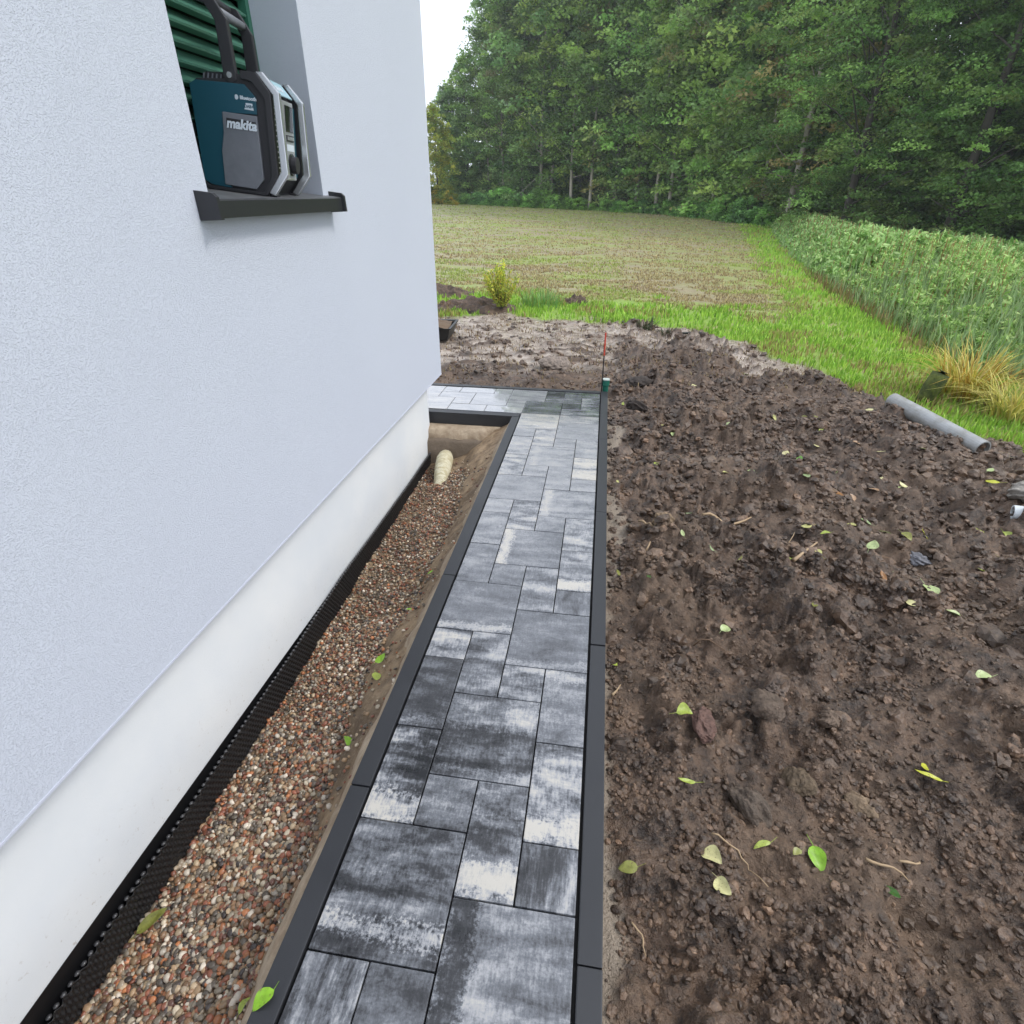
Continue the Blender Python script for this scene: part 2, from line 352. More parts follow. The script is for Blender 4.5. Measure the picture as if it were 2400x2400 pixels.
path = MB().box(-.4, 4.4, -9.8, 32.1, -.9, -.14).box(-40, -.4, 27.2, 32.1, -.9, -.14).build('paved_path', bed.m)
tag(path, 'path of grey marbled concrete slabs edged with charcoal kerbs, turning behind the house corner', kind='structure')
slab_me = {}
def row(n): return 3.66 + 1.0495 * n if n <= 23 else 27.82 + (n - 23) * .985
def slab(x0, x1, n0, n1, tone=.47, con=1.0, light=None, dark=None, along=0):
    y0, y1 = row(n0), row(n1); key = (round(x1 - x0, 2), round(y1 - y0, 2))
    if key not in slab_me:
        w_, h_ = key; g = .013
        slab_me[key] = MB().box(-w_ / 2 + g, w_ / 2 - g, -h_ / 2 + g, h_ / 2 - g, -.36, 0, .0).mesh('paving_slab', SL.m, bevel=.018)
    rr = random.Random(int(x0 * 31 + n0 * 7 + 1000))
    tone += .15 * min(1, max(0, (n0 - 6) / 9)) * (1 if n0 < 23 or x0 < 0 else 0)  # farther slabs lightened: sky reflection put into their base tone
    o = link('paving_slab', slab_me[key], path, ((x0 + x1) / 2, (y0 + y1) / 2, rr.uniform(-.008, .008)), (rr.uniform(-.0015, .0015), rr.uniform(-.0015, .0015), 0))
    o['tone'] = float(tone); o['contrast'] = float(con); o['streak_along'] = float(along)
    for nm, b_ in (('light', light), ('dark', dark)):
        at, wd, am, ac = b_ if b_ else (0, 0, 0, 0)
        o[nm] = float(am); o[nm + '_at'] = float(at); o[nm + '_wide'] = float(wd); o[nm + '_across'] = float(ac)
SLABS = [
 (0, 1, -3, 0, .36, 1.5, None, None, 1), (1, 2, -3, 0, .40, .8), (2, 4, -2, 1, .50, 1.0, (.15, .1, .25, 0), (.12, .13, .35, 1)), (0, 2, -5, -3), (2, 4, -5, -2),
 (0, 2, 0, 2, .38, 1.3, (.19, .09, .5, 0), (.5, .12, .12, 0)), (0, 1, 2, 4, .36, 2.0, (.14, .17, .55, 0), (.62, .2, .15, 0)), (1, 2, 2, 3, .44, .9, (.45, .1, .15, 0)),
 (2, 3, 1, 3, .46, 1.5, (.14, .15, .45, 0), (.6, .1, .2, 0)), (3, 4, 1, 2, .34, 1.5, None, None, 1), (3, 4, 2, 4, .60, 1.7, (.12, .12, .4, 0)),
 (1, 3, 3, 5, .44, 1.2, (.84, .2, .2, 1), (.34, .28, .24, 0)), (0, 1, 4, 6, .30, .8, (.06, .06, .3, 0)), (0, 1, 6, 7, .46, 1.5, (.6, .3, .2, 0)), (1, 2, 5, 7, .50, 1.3), (2, 3, 5, 6, .50, 1.5),
 (3, 4, 4, 6, .50, .8, (.9, .1, .25, 0)), (2, 4, 6, 8, .47, .6, (.06, .07, .2, 0)), (0, 2, 7, 9, .45, .5, (.07, .09, .35, 0)),
 (2, 3, 8, 10, .48, .9, (.5, .1, .15, 0)), (3, 4, 8, 9, .42, .9, None, None, 1), (3, 4, 9, 11, .52, 1.1, (.12, .14, .45, 0)), (1, 2, 9, 10, .48, .6),
 (1, 3, 10, 12, .44, .5, (.08, .11, .5, 1)), (0, 1, 9, 11, .46, .6), (0, 1, 11, 13, .48, .7, (.1, .08, .2, 0)), (1, 2, 12, 14, .55, 1.3), (0, 1, 13, 14, .5, .5), (2, 3, 12, 13, .48, .5), (3, 4, 11, 13, .54, 1.2),
 (2, 4, 13, 15, .48, .6, (.1, .12, .25, 1)), (0, 2, 14, 16, .47, .4), (2, 3, 15, 17, .48, .4), (3, 4, 15, 16, .5, .4), (3, 4, 16, 18, .62, 1.3, (.25, .2, .2, 0)), (1, 2, 16, 17, .5, .5),
 (0, 1, 16, 18, .54, 1.2), (1, 3, 17, 19, .51, .5, (.15, .1, .12, 1)), (0, 1, 18, 20, .53, .7), (1, 2, 19, 21, .54, 1.0), (0, 1, 20, 21, .5, .3), (2, 3, 19, 20, .5, .4),
 (3, 4, 18, 20, .52, .6), (2, 4, 20, 22, .49, .3), (0, 2, 21, 23, .68, 1.0), (2, 4, 22, 23, .56, .8),
 (0, 2, 23, 25, .42, .5), (2, 4, 23, 24, .48, .8), (2, 3, 24, 25, .4, .6), (3, 4, 24, 26, .52, 1.2), (1, 3, 25, 26, .46, .8), (1, 2, 26, 27, .3, .4), (2, 4, 26, 27, .42, .9), (-1, 1, 25, 27, .5, .4),
 (-1, 0, 24, 25, .54, .4), (-2, 0, 23, 24, .54, .4), (-3, -1, 24, 26, .52, .3), (-2, -1, 26, 27, .54, .4), (-4, -2, 26, 27, .54, .4), (-5, -4, 26, 27, .56, .4), (-5, -3, 25, 26, .54, .4),
 (-4, -3, 24, 25, .54, .4), (-4, -2, 23, 24, .56, .4), (-7, -5, 25, 27, .60, .5), (-6, -4, 23, 25, .60, .5), (-8, -6, 23, 25, .55, .5), (-9, -7, 25, 27, .55, .5), (-10, -8, 23, 25, .5, .5), (-11, -9, 25, 27, .5, .5), (-12, -10, 23, 25, .5, .5), (-13, -11, 25, 27, .5, .5)]
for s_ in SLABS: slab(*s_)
def kerb_row(x0, x1, ylist, z=.03):
    for a, b_ in zip(ylist[:-1], ylist[1:]):
        L = b_ - a; me_ = MB().box(x0, x1, 0.01, L - .012, -1.15, z).mesh('kerb_stone', kbm.m, bevel=.02)
        link('kerb_stone', me_, path, (0, a, random.uniform(-.012, .012)), (0, 0, random.uniform(-.0006, .0006)))
kerb_row(4.045, 4.42, [-9.8, -2.88, 4.07, 10.95, 17.85, 24.81, 32.14])
kerb_row(-.41, -.03, [-7.55, -.6, 6.34, 13.29, 20.24, 27.17])
for a in range(6):
    me_ = MB().box(0, 6.92, 27.18, 27.56, -.58, .03).mesh('kerb_stone', kbm.m, bevel=.02); link('kerb_stone', me_, path, (-6.95 * (a + 1) - .03, 0, random.uniform(-.01, .01)))
    me_ = MB().box(0, 6.92, 31.79, 32.13, -.9, .035).mesh('kerb_stone', kbm.m, bevel=.02); link('kerb_stone', me_, path, (4.03 - 6.95 * (a + 1), 0, 0))

# ---------------------------------------------------------------- gravel strip between path and plinth
gy = np.arange(-14, 27.35, .07); gx = np.arange(-5.0, -.40, .06); GX, GY = np.meshgrid(gx, gy)
def glev(y): return np.interp(y, [-10, 3, 15, 26], [-3.05, -2.95, -2.72, -2.42])
def gedge(y): return np.interp(y, [-5, 3.5, 6, 9, 12, 15, 18, 22, 26], [-1.5, -1.35, -1.45, -2.05, -2.15, -1.75, -1.75, -2.1, -2.6]) 
def zgrav(x, y):
    g = glev(y); e = gedge(y) + (fbm(y / 1.1, x * 0 + 3, 3, 6) - .5) * .8
    t = np.clip((x - e) / (-.42 - e), 0, 1)
    z = g + .85 * sstep(-4.5, -1.6, x) + t ** .9 * (-.55 - g - .62)
    z = z + (fbm(x * 1.1, y * 1.1, 3, 14) - .5) * .3 + (fbm(x * 6, y * 6, 3, 15) - .5) * .10 * (.4 + t)
    ramp_ = np.interp(y + .25 * (fbm(x * 1.5, y * 0, 3, 4) - .5), [24.9, 25.5, 25.9, 26.0, 26.2, 26.95, 27.1], [-9, -2.5, -2.5, -2.5, -2.5, -2.5, -2.5]) + 1.9 * sstep(-2.4, -.6, x + .5 * fbm(y * 2, x, 2, 8)) * sstep(25.0, 26.4, y)
    return np.maximum(z, np.where(y > 25.2, ramp_ + (fbm(x * 4, y * 9, 3, 44) - .5) * .12, -9))
GZ = zgrav(GX, GY)
sand_t = sstep(-.25, .15, GX - gedge(GY) - (fbm(GY / 1.1, GX * 0 + 3, 3, 6) - .5) * .8 + (fbm(GX * 2.5, GY * 2.5, 2, 16) - .5) * .5)
sand_t = np.maximum(sand_t, sstep(24.3, 25.0, GY + (fbm(GX * 2, GY * 2, 2, 17) - .5) * 1.5) * sstep(-4.4, -3.2, GX + (GY - 24) * 1.2))
i2 = np.arange(GX.size).reshape(GX.shape)
gq = np.stack([i2[:-1, :-1], i2[:-1, 1:], i2[1:, 1:], i2[1:, :-1]], -1).reshape(-1, 4)
SB = MT('damp_brown_sand', rough=.75); q1 = SB.noise(SB.pos(), 14, 5, .65); q2 = SB.noise(SB.pos(), 90, 3)
q3 = SB.noise(SB.pos(), 3, 3)
cs = SB.mix(SB.ramp(q1, [(.35, 0), (.65, 1)]), (.15, .095, .052), (.35, .25, .15)); cs = SB.mix(SB.ramp(q3, [(.45, 0), (.62, .7)]), cs, (.085, .058, .038))
SB.col(SB.mix(SB.ramp(q2, [(.55, 0), (.7, .5)]), cs, (.36, .28, .19))); SB.bump(q2, .6, .005, SB.bump(q1, .5, .012))
CH = MT('tan_lean_concrete', rough=.85); ch_ = CH.noise(CH.pos(), 12, 5, .65); CH.col(CH.mix(CH.ramp(ch_, [(.35, 0), (.65, 1)]), (.26, .19, .125), (.44, .35, .25))); CH.bump(CH.noise(CH.pos(), 40, 4, .7), .7, .008)
CH2 = MT('dark_damp_concrete', rough=.7); CH2.col(CH2.mix(CH2.noise(CH2.pos(), 14, 5, .65), (.09, .068, .048), (.20, .15, .105))); CH2.bump(CH2.noise(CH2.pos(), 40, 4, .7), .7, .008)
def ledge(yf, z0, z1, x1, m_, sd_):
    n_ = 60; xs_ = np.linspace(-12, x1, n_); v_ = []
    for x_ in xs_:
        w1, w2 = (float(fbm(np.array([x_ * 1.3]), np.array([float(sd_)]), 3, sd_)[0]) - .5) * .28, (float(fbm(np.array([x_ * 2.1]), np.array([float(sd_ + 3)]), 3, sd_)[0]) - .5) * .22
        e_ = .5 * float(sstep(x1 - 1.0, x1, x_)); v_ += [(x_, 27.17, z1 + .0), (x_, yf + .22 + w1 + e_ * .5, z1 + w2 * .4), (x_, yf + w1 * .8 + e_, z1 - .14 + w2 * .5), (x_, yf - .12 + w2 + e_, z0)]
    f_ = [(4 * i + k, 4 * i + k + 1, 4 * i + k + 5, 4 * i + k + 4) for i in range(n_ - 1) for k in range(3)]
    link('concrete_footing', npmesh('concrete_footing', v_, f_, m_, True), path)
ledge(26.55, -1.12, -.585, -1.0, CH.m, 3); ledge(26.2, -2.9, -1.10, -1.2, CH2.m, 5)
nh = 420; yh = np.linspace(-9, 26.6, nh); vh = []
for y_ in yh:
    w_ = (float(fbm(np.array([y_ * 1.1]), np.array([.5]), 3, 12)[0]) - .5); vh += [(-.40, y_, -.10), (-.50 - .06 * w_, y_, -.13 + .05 * w_), (-.72 - .22 * w_, y_, -.48 + .12 * w_), (-1.0 - .5 * w_, y_, -1.25)]
fh = [(4 * i + k, 4 * i + k + 1, 4 * i + k + 5, 4 * i + k + 4) for i in range(nh - 1) for k in range(3)]
link('concrete_haunch', npmesh('concrete_haunch', vh, fh, CH.m, True), path)
tag(link('gravel_bed', npmesh('gravel_bed', np.stack([GX, GY, GZ], -1).reshape(-1, 3), gq, SB.m, True)), 'brown sand bank and bed under the pebbles beside the path', kind='structure')

def ico(sub):
    import bmesh
    bm = bmesh.new(); bmesh.ops.create_icosphere(bm, subdivisions=sub, radius=1); bm.verts.ensure_lookup_table()
    v = np.array([q.co[:] for q in bm.verts]); f = np.array([[q.index for q in p.verts] for p in bm.faces]); bm.free(); return v, f
IV1, IF1 = ico(1); IV2, IF2 = ico(2)
def rotm(rs, n, flat=False):
    a = rs.rand(n) * 2 * np.pi; b = (rs.rand(n) - .5) * (1.2 if flat else np.pi); c_ = (rs.rand(n) - .5) * (1.2 if flat else np.pi)
    ca, sa, cb, sb, cg, sg_ = np.cos(a), np.sin(a), np.cos(b), np.sin(b), np.cos(c_), np.sin(c_)
    return np.stack([np.stack([ca * cb, ca * sb * sg_ - sa * cg, ca * sb * cg + sa * sg_], -1),
                     np.stack([sa * cb, sa * sb * sg_ + ca * cg, sa * sb * cg - ca * sg_], -1), np.stack([-sb, cb * sg_, cb * cg], -1)], -2)
def scatter(proto_v, proto_f, pos, size3, rot, colr=None, jit=0, rs=None):
    n = len(pos); k = len(proto_v)
    v = np.repeat(proto_v[None], n, 0)
    if jit: v = v * (1 + (rs.rand(n, k, 1) - .5) * jit)
    v = v * size3[:, None, :]; v = np.einsum('nij,nkj->nki', rot, v) + pos[:, None, :]
    f = (proto_f[None] + (np.arange(n) * k)[:, None, None]).reshape(-1, proto_f.shape[1])
    c_ = None if colr is None else np.repeat(colr[:, None, :], k, 1).reshape(-1, colr.shape[1])
    return v.reshape(-1, 3), f, c_
rs = R(5)
N = 34000
py = np.concatenate([rs.rand(22500) ** 1.25 * 12 + 1.5, rs.rand(N - 22500) * 13 + 12.5]); px = -4.55 + rs.rand(N) * 3.9
e_ = gedge(py) + (fbm(py / 1.1, px * 0 + 3, 3, 6) - .5) * .8
ok = (px < e_ + .15 + rs.randn(N) * .12) | (rs.rand(N) < .035)
ok &= ~((py > 24.2) & (px > -4.2 - (py - 25.5) * 1.0) & (rs.rand(N) > .05)); ok &= (py < 25.6)
px, py = px[ok], py[ok]; n = len(px)
r_ = (.028 + rs.rand(n) ** 2.4 * .048) * (.86 + .14 * sstep(14, 4, py)) 
pal = np.array([(.30, .20, .13), (.42, .34, .24), (.52, .47, .38), (.21, .085, .055), (.28, .11, .07), (.11, .095, .08), (.19, .17, .14), (.35, .25, .16), (.24, .15, .09), (.60, .56, .50), (.14, .075, .06), (.40, .17, .08), (.15, .13, .11), (.33, .28, .22), (.07, .06, .06)])
pc = pal[rs.randint(0, len(pal), n)]; pc = 1.05 * pc * np.array([[1.02, .95, .86]]) * (.5 + rs.rand(n, 1) * .7)
pz = zgrav(px, py) + r_ * (.35 + rs.rand(n) * .7)
s3 = np.stack([r_, r_ * (.65 + rs.rand(n) * .35), r_ * (.45 + rs.rand(n) * .3)], -1)
nearp = py < 9.5
PB = tinted('wet_pebbles', rough=.33, spec=.5)
va, fa, ca_ = scatter(IV2, IF2, np.stack([px, py, pz], -1)[nearp], s3[nearp] * 1.1, rotm(rs, nearp.sum(), True), pc[nearp], .12, rs)
vb, fb, cb_ = scatter(IV1, IF1, np.stack([px, py, pz], -1)[~nearp], s3[~nearp] * 1.15, rotm(rs, (~nearp).sum(), True), pc[~nearp], .15, rs)
peb = link('pebbles', npmesh('pebbles', np.vstack([va, vb]), np.vstack([fa, fb + len(va)]), PB, True, np.vstack([ca_, cb_])))
tag(peb, 'strip of small mixed red, brown, grey and cream pebbles along the plinth', 'pebbles', kind='stuff')

# ---------------------------------------------------------------- house
ST = MT('pale_blue_grey_render', rough=.85, spec=.25); sp_ = ST.pos()
g1 = ST.noise(sp_, 300, 3, .65); g2 = ST.noise(sp_, 520, 2, .5); g3 = ST.noise(sp_, 1.3, 3)
ST.col(ST.mix(g3, (.52, .553, .63), (.56, .592, .665))); ST.bump(g2, .25, .0015, ST.bump(ST.ramp(g1, [(.5, 0), (.8, 1)]), .6, .0032))
PL = MT('off_white_plinth_render', rough=.8, spec=.25); g4 = PL.noise(PL.pos(), 2.2, 4); psp = PL.node('ShaderNodeSeparateXYZ'); PL.set(psp.inputs[0], PL.pos()); spl = PL.math('MULTIPLY', PL.ramp(PL.noise(PL.pos(), 55, 4, .75), [(.62, 0), (.7, 1)]), PL.math('SUBTRACT', .02, psp.outputs[2], clamp=True)); PL.col(PL.mix(PL.math('MULTIPLY', spl, 2.0, clamp=True), PL.mix(PL.ramp(g4, [(.35, 0), (.7, 1)]), (.66, .69, .72), (.74, .755, .76)), (.30, .24, .18)))
PL.bump(PL.noise(PL.pos(), 260, 3), .3, .0012, PL.bump(PL.noise(PL.pos(), 9, 3), .3, .006))
house = empty('house', (-4.05, 27.34, 0))
tag(house, 'pale grey rendered house wall with a white plinth and one small window holding a radio', 'house')
HW, HE, HT = -4.05, 27.34, 24.0
def hp(mb, name, m_, **k):
    o = mb.build(name, m_, None, **k); o.parent = house; o.matrix_parent_inverse = Matrix.Translation(house.location).inverted(); return o
wy0, wy1, wz0, wz1, wd = 11.52, 16.6, 9.86, 20.0, 1.45
mb = MB()
# street face with the window opening, reveals, the end face, soffit and top, one welded shell
yb, zb = [-45, wy0, wy1, HE], [2.0, wz0, wz1, HT]
for i in range(3):
    for j in range(3):
        if i == 1 and j == 1: continue
        mb.add([(HW, yb[i], zb[j]), (HW, yb[i + 1], zb[j]), (HW, yb[i + 1], zb[j + 1]), (HW, yb[i], zb[j + 1])], [(0, 1, 2, 3)])
for a, b_ in (((wy0, wz0), (wy0, wz1)), ((wy1, wz0), (wy1, wz1)), ((wy0, wz1), (wy1, wz1)), ((wy0, wz0), (wy1, wz0))):
    mb.add([(HW, *a), (HW - wd, *a), (HW - wd, *b_), (HW, *b_)], [(0, 1, 2, 3)])
mb.add([(HW, HE, 2), (-64, HE, 2), (-64, HE, HT), (HW, HE, HT)], [(0, 1, 2, 3)])
mb.add([(-64, -45, 2), (-64, HE, 2), (-64, HE, HT), (-64, -45, HT)], [(0, 1, 2, 3)])
mb.add([(HW, -45, 2), (-64, -45, 2), (-64, -45, HT), (HW, -45, HT)], [(0, 1, 2, 3)])
mb.add([(HW, -45, 2), (-64, -45, 2), (-64, HE, 2), (HW, HE, 2)], [(0, 1, 2, 3)])
hp(mb, 'wall', ST.m)
pm = MB().box(-63.4, -4.68, -44.4, 26.79, -4.5, 1.995); hp(pm, 'plinth', PL.m); hp(MB().box(-4.1, -4.038, -45, HE + .01, 1.985, 2.03), 'drip_edge', MT('pale_drip_edge', (.50, .52, .60), .85, .2).m); hp(MB().add([(-4.672, -44, -1.2), (-4.672, 2.5, -1.66), (-4.672, 26.7, -2.03), (-4.672, 26.7, -3.4), (-4.672, -44, -3.4)], [(0, 1, 2, 3, 4)]), 'dark_gap_strip', MT('dark_gap_black', (.006, .006, .007), .45, .4).m)  # last part: black strip painting the dark gap between plinth foot and membrane
RF = MT('charcoal_roof_sheet', (.05, .05, .055), .5)
rfm = MB().prism([(-68, HT - .2), (-68, HT + .3), (-34, HT + 13), (-1.2, HT + .3), (-1.2, HT - .2)], -47, HE + 2); hp(rfm, 'roof', RF.m)
GR = MT('green_painted_slat', (.07, .19, .135), .38, .5); GD = MT('green_painted_rail', (.03, .13, .085), .45)
sh = hp(MB().box(HW - wd - .35, HW - wd - .25, wy0 - .3, wy1 + .3, wz0 - .3, wz1 + .3), 'shutter', MT('dark_shutter_back', (.006, .02, .015), .6).m)
def sub(mbx, name, m_, par, **k):
    o = mbx.build(name, m_, None, **k); o.parent = par; o.matrix_parent_inverse = (par.matrix_parent_inverse.inverted() if False else Matrix.Identity(4)); return o
slat = MB().prism([(-5.48, .0), (-5.30, .035), (-5.285, .075), (-5.33, .10), (-5.48, .20), (-5.62, .33), (-5.66, .33), (-5.55, .16)], wy0 - .2, wy1 - .16).mesh('shutter_slat', GR.m)
for i in range(31):
    o = link('shutter_slat', slat, None, (0, 0, 9.92 + i * .33)); o.parent = sh
rail = sub(MB().box(-5.46, -5.26, wy1 - .16, wy1 + .01, wz0 + .1, wz1), 'side_rail', GD.m, sh)
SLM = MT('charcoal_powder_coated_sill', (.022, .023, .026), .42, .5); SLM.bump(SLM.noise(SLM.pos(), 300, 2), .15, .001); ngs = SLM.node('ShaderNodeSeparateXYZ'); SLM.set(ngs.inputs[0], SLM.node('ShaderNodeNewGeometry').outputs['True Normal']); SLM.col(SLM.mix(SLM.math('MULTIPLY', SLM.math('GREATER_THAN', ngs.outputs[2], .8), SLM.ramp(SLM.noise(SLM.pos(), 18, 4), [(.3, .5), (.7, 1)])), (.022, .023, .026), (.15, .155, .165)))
sill = hp(MB().prism([(-5.50, 10.035), (-3.72, 9.83), (-3.69, 9.80), (-3.69, 9.50), (-3.72, 9.50), (-3.76, 9.77), (-5.50, 9.98)], wy0 - .34, wy1 + .34), 'window_sill', SLM.m)
ecap = [(-4.05, 9.97), (-3.70, 9.93), (-3.62, 9.86), (-3.60, 9.48), (-4.04, 9.46)]
for yy in (wy0 - .44, wy1 + .34):
    o = MB().prism(ecap, yy, yy + .1).build('end_cap', SLM.m); o.parent = sill

# ---------------------------------------------------------------- dimpled foundation membrane
BM = MT('glossy_black_dimpled_plastic', (.012, .012, .013), .3, .6)
yy = np.arange(-3, 26.6, .021); zz = np.arange(-3.6, -2.30, .021)
MY, MZ = np.meshgrid(yy, zz)
top = np.interp(MY, [0, 5.5, 14.8, 25.5], [-2.18, -1.97, -1.72, -1.83]) + (vn(MY / 5, MY * 0, 3) - .5) * .18 + .01 * np.clip(10 - MY, 0, 20) * -1
tz = np.clip((MZ + 3.6) / 1.28, 0, 1); ZZ = -3.2 + tz * (top + 3.2)
lean = -4.60 + .10 * (vn(MY / 2.7, MY * 0 + 2, 5) - .3) * sstep(.2, 1, tz)
py_ = .15; dim = np.clip(np.cos(2 * np.pi * MY / py_) * np.cos(np.pi * (ZZ - top) / .11 + 1.2) * .5 + .5, 0, 1) ** 1.2
flat = sstep(-.07, -.03, ZZ - top)
XX = lean + .075 * dim * (1 - flat) + flat * (.05 + .03 * np.cos(2 * np.pi * MY / .19))
im = np.arange(MY.size).reshape(MY.shape); fm = np.stack([im[:-1, :-1], im[:-1, 1:], im[1:, 1:], im[1:, :-1]], -1).reshape(-1, 4)
by_ = np.arange(-3, 26.5, .15); bz_ = np.interp(by_, [0, 5.5, 14.8, 25.5], [-2.18, -1.97, -1.72, -1.83]) + (vn(by_ / 5, by_ * 0, 3) - .5) * .18
memb = link('foundation_membrane', npmesh('foundation_membrane', np.stack([XX, MY, ZZ], -1).reshape(-1, 3), fm, BM.m, True))
bx_ = -4.60 + .10 * (vn(by_ / 2.7, by_ * 0 + 2, 5) - .3) + .03
bv, bf, _c = scatter(IV1, IF1, np.stack([bx_, by_, bz_], -1), np.tile([[.05, .058, .03]], (len(by_), 1)), rotm(R(1), len(by_), True) * 0 + np.eye(3), None)
link('top_bead', npmesh('top_bead', bv, bf, MT('grey_glossy_plastic', (.045, .045, .048), .3, .6).m, True), memb)['kind'] = 'stuff'
sol = memb.modifiers.new('thickness', 'SOLIDIFY'); sol.thickness = .0016
tag(memb, 'black dimpled membrane standing against the white plinth above the pebbles', 'membrane')

# ---------------------------------------------------------------- radio on the sill
TEAL = MT('teal_moulded_plastic', (.008, .070, .105), .42, .5); CHAR = MT('charcoal_rubber', (.025, .025, .029), .5, .45)
GREY = MT('worn_grey_panel', (.115, .125, .145), .5, .4); gn = GREY.noise(GREY.pos(), 25, 4, .7); GREY.col(GREY.mix(gn, (.12, .13, .15), (.20, .21, .235)))
CHRM = MT('silver_guard_plastic', (.56, .58, .60), .25, .6, .7); SILV = MT('silver_front_panel', (.33, .35, .35), .35, .5, .3)
BLK = MT('black_display_glass', (.008, .009, .011), .12, .6); WHT = MT('white_print', (.62, .68, .74), .5)
TB = MT('pale_teal_badge', (.30, .48, .55), .35)
tilt = math.radians(6.5)
radio = empty('worksite_radio', (-3.92, 13.6, 9.865), (0, tilt, math.radians(9))); radio.scale = (.96, .94, 1)
tag(radio, 'teal and charcoal jobsite radio with a raised carrying handle standing on the window sill', 'radio')
def rp(mbx, name, m_, bevel=0, par=None, smooth=False): return mbx.build(name, m_, par or radio, bevel=bevel, smooth=smooth)
body = rp(MB().prism([(-1.45, .02), (-.12, .02), (.13, .36), (.10, 1.84), (-.18, 2.14), (-.55, 2.17), (-.75, 2.06), (-1.38, 2.0), (-1.52, 1.9), (-1.50, .25)], 0, 1.78), 'body', CHAR.m, .035)
rp(MB().prism([(-1.46, .16), (-1.30, .09), (-1.0, .07), (-.86, .07), (-.9, 1.46), (-.14, 1.50), (-.14, 1.80), (-.36, 2.0), (-1.40, 1.96), (-1.53, 1.88)], -.045, .0), 'side_panel', TEAL.m, .012)
gp = rp(MB().prism([(-.99, .12), (-.28, .10), (-.10, .30), (-.14, 1.47), (-.88, 1.47), (-.90, 1.1), (-.98, .75)], -.075, .0), 'battery_cover', GREY.m, .02)
rp(MB().prism([(-.82, 1.20), (-.17, 1.20), (-.17, 1.36), (-.80, 1.37)], -.085, -.07), 'badge_recess', CHAR.m, par=gp)
def text(s, name, par, size, loc, rot, m_, shear=0, ext=.01, bold=0):
    cu = bpy.data.curves.new(name, 'FONT'); cu.body = s; cu.size = size * U; cu.shear = shear; cu.extrude = ext * U; cu.offset = bold * U; cu.align_x = 'CENTER'; cu.align_y = 'CENTER'
    cu.materials.append(m_); cu.resolution_u = 3
    t_ = bpy.data.objects.new('tmp', cu); col.objects.link(t_)
    me = bpy.data.meshes.new_from_object(t_.evaluated_get(bpy.context.evaluated_depsgraph_get())); bpy.data.objects.remove(t_); bpy.data.curves.remove(cu)
    me.name = name; me.materials.clear(); me.materials.append(m_)
    o = bpy.data.objects.new(name, me); col.objects.link(o); o.parent = par; o.location = Vector(loc) * U; o.rotation_euler = rot; return o
SIDE = (math.pi / 2, 0, 0)
text('makita', 'lettering', radio, .245, (-.485, -.092, 1.275), SIDE, WHT.m, .22, .006, .009)
text('Bluetooth', 'lettering', radio, .088, (-.30, -.05, 1.76), SIDE, WHT.m, 0, .004, .003)
rp(MB().tube([(-.55, -.052, 1.76), (-.549, -.047, 1.76)], .045, 14), 'wireless_mark', WHT.m)
rp(MB().prism([(-.40, 1.565), (-.36, 1.68), (-.22, 1.68), (-.20, 1.56)], -.05, -.044), 'print_mark', WHT.m)
text('DAB+', 'lettering', radio, .075, (-.295, -.056, 1.62), SIDE, TEAL.m, 0, .003, .002)
# edge buffer round the near and far flank
for y0, y1 in ((-.10, .06), (1.72, 1.88)):
    rp(MB().prism([(-.42, 2.22), (-.08, 2.22), (.20, 1.90), (.24, .42), (-.04, 0), (-.30, 0), (-.30, .06), (-.10, .08), (.09, .40), (.06, 1.80), (-.20, 2.06), (-.42, 2.08)], y0, y1), 'edge_buffer', CHAR.m, .02)
rp(MB().prism([(-1.55, .10), (-1.40, -.0), (-.1, -.0), (-.1, .06), (-1.36, .07), (-1.50, .2), (-1.58, 1.2), (-1.62, 1.2)], -.07, 1.85), 'base_buffer', CHAR.m, .015)
# front: silver guards, grilles, centre panel
for y0 in (-.06, 1.62):
    rp(MB().prism([(-.10, 2.24), (.04, 2.25), (.37, 1.93), (.46, .47), (.13, .02), (.0, .07), (.30, .50), (.24, 1.88)], y0, y0 + .15), 'front_guard', CHRM.m, .02)
for y0, y1, m_ in ((.12, .60, BLK), (1.42, 1.60, TEAL)):
    rp(MB().box(.10, .16, y0, y1, .40, 1.80), 'speaker_grille' if m_ is BLK else 'trim_strip', m_.m, .01)
gr = MB()
for k in range(13): gr.box(.155, .18, .14, .58, .46 + k * .1, .49 + k * .1)
rp(gr, 'grille_bar', SILV.m)
cp = rp(MB().box(.10, .20, .64, 1.38, .34, 1.88), 'control_panel', SILV.m, .03)
rp(MB().box(.195, .215, .78, 1.28, 1.30, 1.80), 'display', BLK.m, .01)
rp(MB().box(.195, .22, .78, 1.28, 1.12, 1.24), 'button_strip', CHAR.m, .01)
for k in range(3): rp(MB().box(.21, .232, .82 + k * .155, .93 + k * .155, 1.145, 1.215), 'button', SILV.m, .008)
rp(MB().box(.195, .206, .8, 1.30, .93, 1.06), 'label_plate', WHT.m)
rp(MB().tube([(.19, 1.03, .66), (.36, 1.03, .66)], .175, 20), 'tuning_knob', CHAR.m, .02)
rp(MB().tube([(.19, 1.03, .66), (.24, 1.03, .66)], .225, 24), 'knob_ring', BLK.m)
rp(MB().box(.19, .215, .76, 1.30, .36, .40), 'trim_line', CHRM.m)
rp(MB().prism([(-.10, 2.195), (.155, 1.945), (.17, 1.96), (-.085, 2.21)], .35, 1.5), 'top_badge', TB.m)
text('makita', 'lettering', radio, .2, (.045, .92, 2.09), (0, math.radians(44.4), math.pi / 2) if False else (math.radians(0), math.radians(44.4), 0), WHT.m, .2, .004, .004).rotation_euler = Matrix(((0, -.714, .70), (1, 0, 0), (0, .70, .714))).to_euler()
